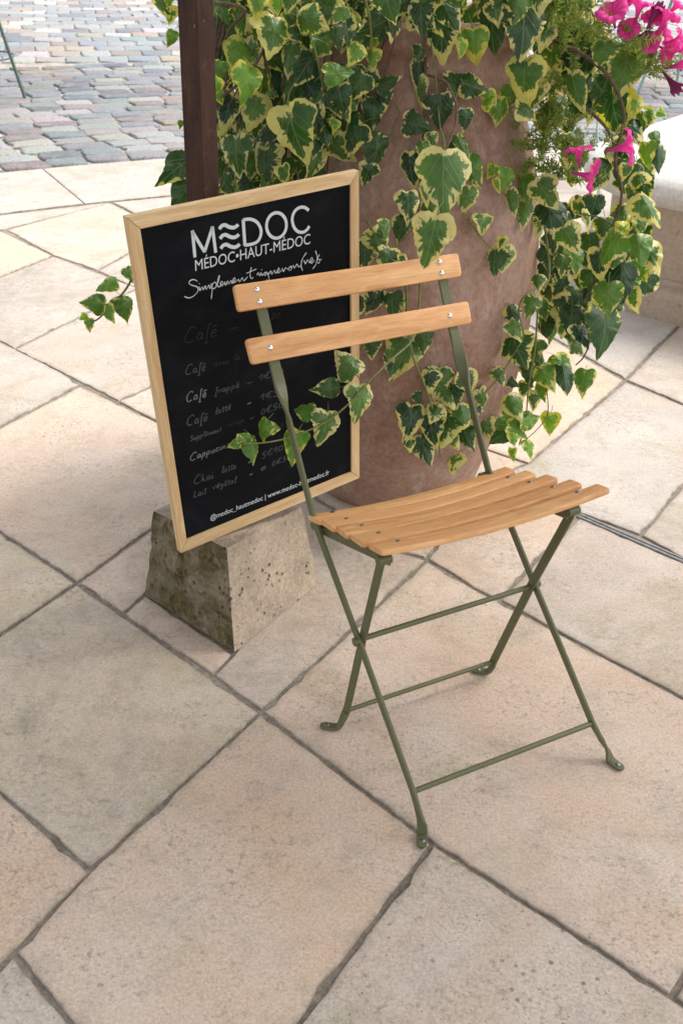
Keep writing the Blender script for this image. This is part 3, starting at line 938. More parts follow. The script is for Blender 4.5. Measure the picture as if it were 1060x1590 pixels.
# ================================================================== TERRACOTTA JAR
PC = V((0.155, 2.76, 0))
PROF = [(0.0, 0.223), (0.03, 0.236), (0.1, 0.258), (0.2, 0.290), (0.35, 0.325), (0.5, 0.338), (0.65, 0.336), (0.8, 0.324), (0.95, 0.280), (1.05, 0.252), (1.12, 0.238)]
def pot_r(z):
    if z <= 0: return PROF[0][1]
    for (z0, r0_), (z1, r1_) in zip(PROF, PROF[1:]):
        if z <= z1:
            return r0_ + (r1_ - r0_) * (z - z0) / (z1 - z0)
    return 0.26
zs = [i * 0.02 for i in range(57)]
def psm(z):
    return sum(pot_r(z + d) for d in (-0.06, -0.03, 0, 0.03, 0.06)) / 5 if 0.06 < z < 1.06 else pot_r(z)
prof = [(0.20, 0.0), (0.216, 0.001), (0.223, 0.006)] + [(psm(z), z) for z in zs[1:]] + [(0.240, 1.13), (0.255, 1.14), (0.264, 1.155), (0.264, 1.18), (0.256, 1.192), (0.238, 1.195), (0.224, 1.185), (0.220, 1.10)]
jar = thing('terracotta_jar', 'tall bulging terracotta jar planted with ivy and pink petunias', 'jar', PC)
bm = bmesh.new(); lathe(bm, prof, PC, 96, 0.012); bm_obj('jar_body', bm, M_pot, jar, angle=50)
bm = bmesh.new()
rg = lathe(bm, [(0.215, 1.14), (0.15, 1.155), (0.08, 1.165), (0.02, 1.17)], PC, 24, 0.05); bm.faces.new(rg[-1]); bm_obj('soil', bm, M_soil, jar)

# ================================================================== MENU BOARD
BO = V((-0.3385, 1.9649, 0.2263)); BY = 0.6063
BN = V((-sin(BY), cos(BY), 0))       # points away from the viewer
BA = V((cos(BY), sin(BY), 0)); BU = V((0, 0, 1))
def bpt(px, py, d=0.0):
    return on_plane(px, py, BO - BN * d, BN)
board = thing('menu_board', 'framed black chalk menu board standing tilted on the stone block', 'menu board', (BO.x, BO.y, ht))
OUT = [(197, 338), (557, 265), (558, 742), (281, 859)]      # TL TR BR BL front outline of the frame
INN = [(218, 355.5), (544.5, 286), (546, 733), (290, 838.5)]
TH = 0.017
def rail(i):
    a, b = OUT[i], OUT[(i + 1) % 4]
    c, d = INN[(i + 1) % 4], INN[i]
    fa, fb, fc_, fd = (bpt(*q) for q in (a, b, c, d))
    ax = (fb - fa).normalized()
    bm = bmesh.new(); gl = grain_layer(bm)
    e = 0.0012
    cc_ = (fa + fb + fc_ + fd) / 4
    def v(p, dz, sh):
        q = p + (cc_ - p).normalized() * sh + BN * dz
        w = bm.verts.new(q)
        rel = q - fa
        w[gl] = V((rel.dot(ax), rel.dot(BN.cross(ax)), rel.dot(BN) * 1.0))
        return w
    P4 = (fa, fb, fc_, fd)
    f0 = [v(p, 0, e) for p in P4]
    f1 = [v(p, e, 0.0003) for p in P4]
    f2 = [v(p, TH, 0.0003) for p in P4]
    for r0_, r1_ in ((f0, f1), (f1, f2)):
        for k in range(4):
            bm.faces.new((r0_[k], r0_[(k + 1) % 4], r1_[(k + 1) % 4], r1_[k]))
    bm.faces.new(f0); bm.faces.new(f2[::-1])
    bm_obj('frame_rail', bm, M_pine, board, smooth=False)
for i in range(4):
    rail(i)
bm = bmesh.new()
pc = [bpt(x, y, -0.005) for x, y in ((214, 351), (549, 281), (550, 738), (286, 843))]
vs = [bm.verts.new(p) for p in pc] + [bm.verts.new(p + BN * 0.005) for p in pc]
for k in range(4):
    bm.faces.new((vs[k], vs[(k + 1) % 4], vs[4 + (k + 1) % 4], vs[4 + k]))
bm.faces.new(vs[:4]); bm.faces.new(vs[4:][::-1])
panel = bm_obj('board_panel', bm, M_black, board, smooth=False)

LD = -0.0046      # lettering lies 0.4 mm proud of the panel
def ribbon(bm, pts, w):
    P_ = [bpt(x, y, LD) for x, y in pts]
    n = len(P_)
    L, R = [], []
    for i in range(n):
        t = (P_[min(i + 1, n - 1)] - P_[max(i - 1, 0)])
        t = (t - BN * t.dot(BN))
        if t.length < 1e-7:
            t = BA.copy()
        t.normalize()
        s = BN.cross(t)
        wi = w if not callable(w) else w(i / (n - 1))
        L.append(bm.verts.new(P_[i] + s * wi / 2)); R.append(bm.verts.new(P_[i] - s * wi / 2))
    for i in range(n - 1):
        bm.faces.new((L[i], R[i], R[i + 1], L[i + 1]))
def catm(pts, sub=5):
    return [(p.x, p.y) for p in smooth_path([V((x, y, 0)) for x, y in pts], sub)]
def zc(pts):           # tracing coordinates -> picture coordinates
    return [(280 + x * 0.22642, 300 + y * 0.22642) for x, y in pts]
MM = 1.0 / 690.0
bm = bmesh.new()
for st in ([(101, 440), (83, 256)], [(79, 258), (168, 404)], [(166, 404), (222, 228)], [(220, 228), (243, 408)]):
    ribbon(bm, zc(st), 4.3 * MM)
for k in range(3):
    ribbon(bm, catm(zc([(268 + 5 * k, 246 + 67 * k), (282 + 5 * k, 226 + 67 * k), (306 + 5 * k, 218 + 67 * k), (336 + 5 * k, 232 + 67 * k), (364 + 5 * k, 236 + 67 * k), (386 + 5 * k, 226 + 67 * k), (396 + 5 * k, 214 + 67 * k)]), 6), 4.8 * MM)
ribbon(bm, zc([(431, 180), (443, 360)]), 4.6 * MM)
ribbon(bm, catm(zc([(430, 183), (478, 178), (522, 196), (550, 240), (552, 285), (532, 328), (495, 348), (442, 357)])), 4.2 * MM)
ribbon(bm, zc([(659 + 68 * cos(t * pi / 18) + 4 * sin(t * pi / 18), 221 + 87 * sin(t * pi / 18) - 8 * cos(t * pi / 18)) for t in range(37)]), 4.3 * MM)
ribbon(bm, catm(zc([(880, 118), (852, 98), (818, 98), (784, 124), (767, 172), (776, 226), (804, 262), (842, 267), (868, 250), (884, 226)])), 4.2 * MM)
bm_obj('logo_lettering', bm, M_white, panel, smooth=False)

bm = bmesh.new()
HW = [
 [(28, 708), (60, 718), (95, 702), (122, 668), (114, 642), (82, 632), (60, 618), (68, 600), (92, 592), (118, 604)],
 [(128, 640), (135, 667), (150, 642), (157, 662), (172, 636), (178, 660), (196, 630), (204, 654), (214, 630)],
 [(212, 618), (219, 655), (212, 726)], [(213, 642), (232, 610), (247, 622), (240, 648), (220, 656)],
 [(242, 648), (258, 612), (269, 566), (260, 580), (254, 626), (266, 642), (284, 626), (292, 608), (280, 606), (276, 626), (288, 634), (305, 608)],
 [(305, 606), (311, 630), (326, 602), (332, 624), (348, 598), (354, 618), (366, 606), (378, 592), (370, 580), (361, 602), (372, 612), (396, 592)],
 [(399, 588), (407, 608), (425, 580), (436, 600), (462, 572)], [(487, 508), (478, 556), (486, 586), (500, 576)], [(452, 550), (522, 520)],
 [(526, 562), (534, 546), (544, 566), (553, 544), (560, 564), (574, 548)], [(592, 540), (576, 548), (580, 566), (597, 546), (608, 592), (598, 606), (590, 592)],
 [(600, 566), (620, 534), (628, 556), (645, 528), (654, 548), (678, 526), (674, 512), (664, 534), (674, 546), (696, 526)],
 [(698, 514), (708, 536), (722, 510), (736, 522), (752, 504), (740, 520), (752, 530), (764, 512), (752, 503), (774, 500)],
 [(774, 494), (783, 514), (800, 486), (811, 506), (832, 488)],
 [(864, 408), (838, 448), (828, 492), (838, 532)], [(848, 460), (858, 484), (872, 455), (884, 476), (906, 456), (900, 441), (889, 462), (899, 480), (920, 460)],
 [(926, 394), (938, 440), (930, 486), (906, 520)], [(953, 420), (940, 450), (956, 456), (952, 476), (940, 478)], [(964, 452), (968, 456)], [(130, 618), (134, 622)], [(556, 522), (560, 526)],
]
for s in HW:
    ribbon(bm, catm(zc(s), 5), lambda t: (1.12 + 0.35 * sin(t * 17)) * MM)
bm_obj('script_lettering', bm, M_white, panel, smooth=False)

def printed(name, text, p0, p1, capflat, bold):
    cu = bpy.data.curves.new(name, 'FONT')
    cu.body = text
    cu.size = 1.0
    cu.offset = bold
    cu.resolution_u = 3
    o = bpy.data.objects.new(name, cu)
    COL.objects.link(o)
    bpy.context.view_layer.update()
    me = bpy.data.meshes.new_from_object(o.evaluated_get(bpy.context.evaluated_depsgraph_get()))
    bpy.data.objects.remove(o)
    xs = [v.co.x for v in me.vertices]
    x0, x1 = min(xs), max(xs)
    a, b = bpt(*p0, LD), bpt(*p1, LD)
    ex = (b - a) / (x1 - x0)
    ey = BU * capflat * MM / 0.73
    off = top_parent_loc(panel)
    for v in me.vertices:
        v.co = a + ex * (v.co.x - x0) + ey * v.co.y - off
    return link_mesh(name, me, M_white, panel)
printed('printed_lettering', 'MÉDOC•HAUT-MÉDOC', (303.5, 420.6), (481.5, 378.5), 15.0, 0.0)
printed('printed_lettering', '@medoc_hautmedoc | www.medoc-hautmedoc.fr', (327, 808), (511, 736.5), 8.6, 0.0)

# chalk menu: a small hand, drawn stroke by stroke (x to the right, y up, x height 1)
GL = {
 'C': (1.5, [[(1.35, 1.75), (1.0, 2.1), (.5, 1.9), (.1, 1.1), (.15, .3), (.6, -.1), (1.2, .15)]]), 'a': (1.0, [[(.75, .85), (.4, 1), (.1, .6), (.2, .1), (.55, .15), (.75, .85), (.75, .2), (1.0, .05)]]),
 'f': (.7, [[(.75, 1.9), (.45, 1.95), (.35, 1.0), (.3, -.8)], [(.05, -.75), (.6, -.7)]]), 'é': (.9, [[(.15, .5), (.7, .65), (.55, 1), (.2, .8), (.15, .2), (.5, 0), (.8, .25)], [(.15, 1.45), (.8, 1.55)]]),
 'e': (.85, [[(.1, .45), (.65, .6), (.5, 1), (.15, .75), (.15, .2), (.45, 0), (.85, .3)]]), 'c': (.8, [[(.7, .85), (.35, 1), (.1, .5), (.3, 0), (.8, .2)]]),
 'v': (.9, [[(.05, .9), (.35, .05), (.6, .9), (.9, .85)]]), 'l': (.55, [[(.1, .3), (.5, 1.7), (.3, 2), (.2, .6), (.3, 0), (.55, .2)]]), 'r': (.75, [[(.1, .9), (.2, 0), (.25, .7), (.7, .9)]]),
 'p': (.95, [[(.15, .95), (.15, -.9)], [(.15, .7), (.5, 1), (.75, .6), (.5, .05), (.15, .2)]]), 't': (.65, [[(.3, 1.7), (.25, .3), (.4, 0), (.65, .2)], [(0, 1.1), (.65, 1.2)]]),
 'S': (1.0, [[(.9, 1.6), (.5, 1.9), (.2, 1.5), (.75, .8), (.65, .1), (.1, 0)]]), 'u': (.95, [[(.1, .9), (.15, .1), (.5, .05), (.7, .9), (.75, .1), (.95, .1)]]), 'm': (1.4, [[(.1, .9), (.12, 0), (.4, .9), (.55, 0), (.85, .9), (1.1, .1), (1.4, .15)]]),
 'n': (1.0, [[(.1, .9), (.15, 0), (.5, .9), (.7, .1), (1.0, .15)]]), 's': (.7, [[(.6, .9), (.2, .8), (.55, .35), (.1, .05)]]), 'i': (.5, [[(.15, .9), (.2, .1), (.5, .1)], [(.2, 1.4), (.25, 1.45)]]), 'ï': (.5, [[(.15, .9), (.2, .1), (.5, .1)], [(.05, 1.4), (.08, 1.45)], [(.4, 1.45), (.43, 1.5)]]),
 'o': (.85, [[(.45, 1), (.1, .6), (.3, 0), (.7, .3), (.5, 1)]]), 'L': (1.0, [[(.2, 1.8), (.1, .05), (.9, .2)]]), 'h': (1.0, [[(.25, 1.9), (.1, 0), (.45, .9), (.65, .1), (1.0, .1)]]), 'g': (.9, [[(.7, .85), (.3, .95), (.15, .3), (.6, .3), (.7, .85), (.55, -.8), (.1, -.6)]]),
 '€': (1.1, [[(1, 1.5), (.6, 1.7), (.25, 1), (.4, .2), (1, .2)], [(0, 1.1), (.7, 1.2)], [(0, .7), (.65, .8)]]), '1': (.7, [[(0, .7), (.5, 1.6), (.45, 0)]]), '5': (.9, [[(.8, 1.6), (.25, 1.5), (.25, .9), (.7, .8), (.6, .1), (.1, .05)]]),
 '0': (.9, [[(.45, 1.5), (.1, .8), (.4, 0), (.8, .7), (.5, 1.5)]]), '2': (.9, [[(.1, 1.3), (.5, 1.6), (.7, 1.1), (.1, .1), (.85, .1)]]), '-': (1.2, [[(.1, .6), (1.0, .7)]]), '+': (1.3, [[(.6, 1.2), (.1, .6), (.5, 0), (1.1, .5), (.7, 1.2)], [(.6, .95), (.6, .3)], [(.3, .6), (.95, .65)]]), ' ': (.9, []),
}
def chalk(text, p0, p1, xh, tone, w=1.3):
    tot = sum(GL[c][0] + 0.08 for c in text)
    bm = bmesh.new()
    ux, uy = (p1[0] - p0[0]) / tot, (p1[1] - p0[1]) / tot
    x = 0.0
    rr = random.Random(len(text) * 31 + int(p0[0]))
    for ch in text:
        adv, sts = GL[ch]
        for st in sts:
            pts = [(p0[0] + (x + gx + rr.uniform(-.04, .04)) * ux + gy * 0.10 * ux, p0[1] + (x + gx) * uy - (gy + rr.uniform(-.04, .04)) * xh) for gx, gy in st]
            ribbon(bm, catm(pts, 4) if len(pts) > 2 else pts, w * MM)
        x += adv + 0.08
    bm_obj('chalk_writing', bm, M_ch[tone], panel, smooth=False)
chalk('Café', (286, 533), (338, 521), 11, 0, 1.5); chalk('-', (355, 514.5), (374, 510.5), 5, 0)
chalk('20', (420, 496), (436, 493), 5.5, 0)
chalk('Café', (288, 582), (320, 575), 7, 1, 1.4); chalk('avec', (332, 569), (356, 564), 4.5, 0); chalk('la', (364, 560), (374, 557), 5, 0)
chalk('Café', (289, 624), (321, 616), 7, 2, 1.6); chalk('frappé', (333, 612), (372, 601), 5, 1); chalk('-', (382, 599), (393, 596), 5, 1); chalk('1€20', (401, 592), (441, 580), 6, 1)
chalk('Café', (290, 661), (323, 653), 7, 1, 1.6); chalk('latté', (334, 643.5), (359, 635), 4.8, 1); chalk('-', (383, 630), (391, 627.5), 4, 2, 1.8); chalk('1€50', (403, 622), (444, 611), 6, 1)
chalk('Supplément', (295, 685), (344, 669), 4.0, 1); chalk('sirop', (353, 663), (379, 655), 4.0, 0); chalk('-', (387, 654), (396, 651), 5, 1); chalk('0€50', (404, 645), (440, 632), 6, 1)
chalk('Cappucino', (295, 716), (358, 693), 5.5, 2, 1.5); chalk('1€50', (415, 675), (440, 664), 5, 0)
chalk('Chaï', (301, 752), (332, 742), 6, 1, 1.4); chalk('latte', (344, 735), (367, 727), 5, 1); chalk('-', (385, 721), (391, 719), 4, 2, 1.6); chalk('5€10', (405, 713), (440, 698), 6, 1)
chalk('Lait', (301, 773), (321, 766), 5.5, 1); chalk('végétal', (330, 760), (367, 749), 4.6, 1); chalk('-', (387, 740), (393, 738), 4, 2, 1.6); chalk('+ 0€50', (404, 732), (452, 712), 5, 1)

# ================================================================== FOLDING CHAIR
GREENP = (0.105, 0.112, 0.044)
CT = V((0.2167, 1.7228, 0)); CY = 0.51809
CX_, CYv = V((cos(CY), sin(CY), 0)), V((-sin(CY), cos(CY), 0))
def cl(x, y, z):
    return CT + CX_ * x + CYv * y + V((0, 0, z))
chair = thing('folding_chair', 'slatted wooden folding chair with olive green metal frame on the paving', 'chair', CT, )
def ap(name, bm, mat, col=None, parent=None, **kw):
    return bm_obj(name, bm, mat, parent or chair, col, **kw)
FL = {-1: dict(f1=near(656, 1284, cl(-.2, -.246, .012)), rf=near(641, 1229, cl(-.201, -.214, .076)), pv=near(557, 995, cl(-.201, -.007, .268)), s=near(487, 806, cl(-.203, .147, .455)), t3=near(420, 540, cl(-.201, .347, .704)), t2=near(403.5, 468, cl(-.201, .388, .78)), t1=near(399, 449, cl(-.201, .398, .80)),
               top=near(590, 866, cl(-.185, -.095, .508)), rb=near(537, 1103.6, cl(-.181, .065, .040)), b1=near(526.5, 1129, cl(-.19, .066, .012))),
      1: dict(f1=near(944, 1169, cl(.212, -.25, .012)), rf=near(919, 1123, cl(.201, -.215, .074)), pv=near(829, 907, cl(.201, -.007, .268)), s=near(757, 728, cl(.203, .147, .455)), t3=near(698, 490, cl(.201, .347, .704)), t2=near(685, 423.5, cl(.201, .388, .78)), t1=near(681.5, 406.5, cl(.201, .398, .80)),
              top=near(894, 787, cl(.183, -.100, .508)), rb=near(766, 1027, cl(.181, .065, .038)), b1=near(760, 1042, cl(.176, .068, .012)))}
def foot(pt, bend_from, toe, side):
    """flattened end of a leg, bent outwards and resting on the paving"""
    t = V(toe).normalized()
    bm = bmesh.new()
    base = V((pt.x, pt.y, 0.0052))
    sidev = V((-t.y, t.x, 0))
    ld = (V(bend_from) - pt).normalized()
    w0 = CYv if sidev.dot(CYv) > 0 else -CYv
    p0 = pt + ld * 0.035
    pts = [p0, pt + ld * 0.014, pt + ld * 0.004 + t * 0.001, base + t * 0.006, base + t * 0.013, base + t * 0.026, base + t * 0.034, base + t * 0.038]
    sweep(bm, pts, [w0, w0 * 0.8 + sidev * 0.2, w0 * 0.45 + sidev * 0.55, sidev, sidev, sidev, sidev, sidev], [0.0168, 0.0172, 0.0185, 0.0195, 0.0195, 0.0195, 0.0165, 0.009], [0.0070, 0.0068, 0.0064, 0.006, 0.0055, 0.0052, 0.005, 0.005], 0.2)
    o = ap('foot', bm, M_paint, GREENP)
    bm = bmesh.new(); dome(bm, base + t * 0.025 + V((0, 0, 0.003)), (0, 0, 1), 0.0055, 0.002)
    bm_obj('foot_rivet', bm, M_rivet_d, o)
for sg in (-1, 1):
    d = FL[sg]
    inp = CYv    # width direction below the twist lies in the side plane
    # long leg: foot -> pivot -> seat -> twist -> backrest
    p_tw0 = d['s'].lerp(d['t3'], 0.52); p_tw1 = d['s'].lerp(d['t3'], 0.86)
    pts = [d['f1'].lerp(d['rf'], 0.35), d['f1'].lerp(d['rf'], 0.6), d['rf'], d['pv'], d['s'], p_tw0]
    wd_ = [inp] * 6
    for k in range(1, 8):
        f_ = k / 7
        a_ = (pi / 2) * (f_ * f_ * (3 - 2 * f_))
        pts.append(p_tw0.lerp(p_tw1, f_)); wd_.append(inp * cos(a_) + CX_ * sin(a_) * (1 if sg < 0 else -1))
    for q in ('t3', 't1'):
        pts.append(d[q]); wd_.append(CX_ * (1 if sg < 0 else -1))
    pts.append(d['t1'] + (d['t1'] - d['t2']) * 0.55); wd_.append(CX_ * (1 if sg < 0 else -1))
    n6 = len(pts)
    wid = [0.0165] * 6 + [0.0165 + 0.006 * sin(pi * k / 7) + 0.005 * k / 7 for k in range(1, 8)] + [0.021, 0.021, 0.020]
    bm = bmesh.new(); sweep(bm, pts, wd_, wid, [0.0068] * 6 + [0.0066] * 7 + [0.006] * 3, 0.22)
    ap('leg', bm, M_paint, GREENP)
    # short leg, inside the long one
    ins = -CX_ * sg * 0.0075
    bm = bmesh.new(); sweep(bm, [d['top'] + ins * 0.5, d['pv'] + ins, d['rb'] + ins * 0.2, d['b1'].lerp(d['rb'], 0.5)], inp, 0.0185, 0.0062, 0.22)
    ap('leg', bm, M_paint, GREENP)
    foot(d['f1'], d['rf'], (-CYv * 0.8 + CX_ * (0.10 if sg > 0 else -0.55)), sg)
    foot(d['b1'], d['rb'], (CYv * 0.6 + CX_ * (-0.75)) if sg < 0 else (CYv * 0.25 + CX_ * (-0.25)), sg)
    bm = bmesh.new(); q = d['pv'] + CX_ * sg * 0.001; tube(bm, [q - CX_ * 0.009, q + CX_ * 0.009], 0.0085, 12); ap('pivot_bolt', bm, M_paint, GREENP)
    # seat rail under the slats and the hooks
    bm = bmesh.new(); sweep(bm, [d['s'] + ins * 1.6 + V((0, 0, -.024)), d['top'] + ins * 2.4 + V((0, 0, -0.012))], (0, 0, 1), 0.016, 0.005, 0.2); ap('seat_rail', bm, M_paint, GREENP)
    bm = bmesh.new(); q = d['top'] + ins * 1.0 + V((0, 0, -0.006)); tube(bm, [q - CX_ * 0.012, q + CX_ * 0.012], 0.009, 12); ap('pivot_bolt', bm, M_paint, GREENP)
    bm = bmesh.new(); q = d['s'] + ins * 1.0 + V((0, 0, -0.014)); tube(bm, [q - CX_ * 0.010, q + CX_ * 0.010], 0.008, 12); ap('pivot_bolt', bm, M_paint, GREENP)
def rung(a, b, r):
    bm = bmesh.new(); tube(bm, [a, b], r, 12); ap('stretcher', bm, M_paint, GREENP)
rung(FL[-1]['rf'], FL[1]['rf'], 0.0053)
rung(FL[-1]['rb'], FL[1]['rb'], 0.0048)
rung(near(566, 990.5, FL[-1]['pv']), near(822, 911, FL[1]['pv']), 0.0053)
# seat slats lie in one plane, each bowed a little and rounded on its edges
S1L, S1R, S5L = V((-.006, 1.755, .455)), V((.299, 1.932, .449)), V((.104, 1.555, .521))
SN = (S1R - S1L).cross(S5L - S1L).normalized()
if SN.z < 0: SN = -SN
def slat_body(bm, A, B, C_, D, nrm, th, sag, ridge=0.0, nl=14, endr=0.006):
    """A,B back edge left/right; D,C front edge left/right; top surface; bowed and rounded"""
    gl = grain_layer(bm)
    ax = (B - A).normalized()
    ay = nrm.cross(ax).normalized()
    sec = [(0.0, -0.70), (0.0, -0.20), (0.015, -0.07), (0.06, 0.0), (0.5, 0.02), (0.94, 0.0), (0.985, -0.07), (1.0, -0.20), (1.0, -0.70), (0.975, -0.94), (0.92, -1.0), (0.08, -1.0), (0.025, -0.94)]
    rows = []
    us = [0.0, 0.006] + [0.03 + 0.94 * k / nl for k in range(nl + 1)] + [0.994, 1.0]
    for u_ in us:
        a, b = A.lerp(B, u_), D.lerp(C_, u_)
        m = 0.5 + (0.06 if u_ in (0.0, 1.0) else 0.0)
        e = 0.95 if u_ in (0.0, 1.0) else (0.99 if u_ in (0.006, 0.994) else 1.0)
        dz = -sag * (1 - (2 * u_ - 1) ** 2)
        row = []
        for s, z in sec:
            s2 = 0.5 + (s - 0.5) * e
            p = a.lerp(b, s2) + nrm * (z * th * (e if z < 0 else 1) + dz)
            v = bm.verts.new(p)
            r_ = p - A
            v[gl] = V((r_.dot(ax), r_.dot(ay), r_.dot(nrm)))
            row.append(v)
        rows.append(row)
    k = len(sec)
    for r0_, r1_ in zip(rows, rows[1:]):
        for i in range(k):
            bm.faces.new((r0_[i], r0_[(i + 1) % k], r1_[(i + 1) % k], r1_[i]))
    bm.faces.new(rows[0][::-1]); bm.faces.new(rows[-1])
SLAT = [((477, 798.5), (783, 724), (798, 730), (495, 806.5)),
        ((498, 805.5), (815, 729.5), (830, 735.5), (516, 817.5)),
        ((520, 816), (847, 736), (864, 742), (537, 828.5)),
        ((543, 829), (883, 743.5), (901, 750.5), (562, 841)),
        ((571, 843), (925, 750.5), (944, 757.5), (592, 853.5))]
SCR = [((516.4, 795.4), (758, 735)), ((538, 805.5), (789, 741)), ((562, 816), (822, 748.5)), ((588, 827.5), (858, 756)), ((618, 840), (896, 764))]
for q, sc_ in zip(SLAT, SCR):
    q = (q[0], q[1], (q[2][0] + 1.5, q[2][1] + 1.0), (q[3][0] + 1.0, q[3][1] + 1.5))
    A, B, C_, D = (on_plane(*p, S1L, SN) for p in q)
    bm = bmesh.new(); slat_body(bm, A, B, C_, D, SN, 0.0105, 0.0115)
    o = ap('seat_slat', bm, M_slat, angle=50)
    for p in sc_:
        bm = bmesh.new(); dome(bm, on_plane(*p, S1L - SN * 0.0040, SN), SN, 0.0052, 0.0022); bm_obj('screw', bm, M_rivet_d, o)
# backrest slats
T3L, T3R, T1L = FL[-1]['t3'], FL[1]['t3'], FL[-1]['t1']
TN = (T3R - T3L).cross(T1L - T3L).normalized()
if TN.y > 0: TN = -TN           # towards the viewer
TO = T3L + TN * 0.013
def rounded_panel(bm, quad, nrm, th, rc=0.008, bev=0.0025):
    gl = grain_layer(bm)
    A = quad[0]; ax = (quad[1] - quad[0]).normalized(); ay = nrm.cross(ax)
    outl = []
    for i in range(4):
        p, a, b = quad[i], quad[i - 1], quad[(i + 1) % 4]
        u1, u2 = (a - p).normalized(), (b - p).normalized()
        for k in range(6):
            t = k / 5
            q = p + u1 * rc * (1 - t) ** 2 + u2 * rc * t ** 2
            outl.append(q)
    c = sum(outl, V()) / len(outl)
    rows = []
    for ins, z in ((0, -th + bev), (bev, -th)):
        pass
    for ins, z in ((bev, -th), (0.0, -th + bev), (0.0, -bev), (bev * 0.3, -bev * 0.3), (bev, 0.0)):
        row = []
        n = len(outl)
        for i, p in enumerate(outl):
            t = (outl[(i + 1) % n] - outl[i - 1]).normalized()
            inn = t.cross(nrm)
            if inn.dot(c - p) < 0: inn = -inn
            q = p + inn * ins + nrm * z
            v = bm.verts.new(q); r_ = q - A; v[gl] = V((r_.dot(ax), r_.dot(ay), r_.dot(nrm))); row.append(v)
        rows.append(row)
    n = len(outl)
    for r0_, r1_ in zip(rows, rows[1:]):
        for i in range(n):
            bm.faces.new((r0_[i], r0_[(i + 1) % n], r1_[(i + 1) % n], r1_[i]))
    bm.faces.new(rows[0][::-1]); bm.faces.new(rows[-1])
for quad, scr in (([(363, 442.5), (711.5, 392.5), (717.5, 428.5), (371, 484)], [(399, 449.5), (403, 468.5), (682, 406.5), (685.5, 424)]),
                  ([(382, 526.5), (727, 467), (733, 501.5), (392, 566)], [(419.7, 540), (698, 490)])):
    bm = bmesh.new(); rounded_panel(bm, [on_plane(*p, TO, TN) for p in quad], TN, 0.0125)
    o = ap('backrest_slat', bm, M_slat, angle=35)
    for p in scr:
        bm = bmesh.new(); dome(bm, on_plane(*p, TO, TN), TN, 0.0058, 0.0035); bm_obj('screw', bm, M_rivet, o)

def copy_tree(o, parent=None):
    c = o.copy(); COL.objects.link(c)
    if parent: c.parent = parent
    for ch in list(o.children):
        copy_tree(ch, c)
    return c
def recolor(o, col):
    for ch in o.children:
        if ch.type == 'MESH' and ch.data.materials and ch.data.materials[0] == M_paint:
            ch.color = (*col, 1)
        recolor(ch, col)
c2 = copy_tree(chair)
c2['label'] = 'pale green folding chair mostly hidden behind the ivy on the right'
fp = ground(930, 303)
c2.rotation_euler = (0, 0, radians(-34))
c2.location = (fp.x - 0.2, fp.y + 0.26, 0)
recolor(c2, (0.36, 0.45, 0.40))
# ---- garden tables at the edge of the picture
def bistro_table(loc, foot_dir, col, label):
    t = thing('garden_table', label, 'table', (0, 0, 0), 'green garden tables on the square')
    bm = bmesh.new()
    rg_ = lathe(bm, [(0.0005, 0.700), (0.30, 0.700), (0.318, 0.704), (0.325, 0.712), (0.325, 0.728), (0.318, 0.735), (0.0005, 0.737)], V((0, 0, 0)), 40)
    bm_obj('table_top', bm, M_paint, t, col)
    for k in range(3):
        a_ = foot_dir + 2 * pi * k / 3
        dr_ = V((cos(a_), sin(a_), 0))
        bm = bmesh.new(); tube(bm, smooth_path([dr_ * 0.16 + V((0, 0, 0.70)), dr_ * 0.25 + V((0, 0, 0.35)), dr_ * 0.34 + V((0, 0, 0.005))], 4), 0.012, 10)
        bm_obj('leg', bm, M_paint, t, col)
    bm = bmesh.new(); tube(bm, [V((cos(2 * pi * k / 24), sin(2 * pi * k / 24), 0)) * 0.27 + V((0, 0, 0.27)) for k in range(25)], 0.006, 6); bm_obj('stretcher_ring', bm, M_paint, t, col)
    t.location = loc
    return t
f1 = ground(40, 155)
bistro_table((f1.x - 0.34 * cos(-0.15), f1.y - 0.34 * sin(-0.15), 0), -0.15, (0.06, 0.115, 0.085), 'dark green garden table whose splayed leg shows at the left edge')
f2 = ground(988, 150)
bistro_table((f2.x + 0.34 * cos(0.3), f2.y + 0.34 * sin(0.3), 0), pi + 0.3, (0.33, 0.44, 0.37), 'pale green garden table beyond the petunias at the top right')

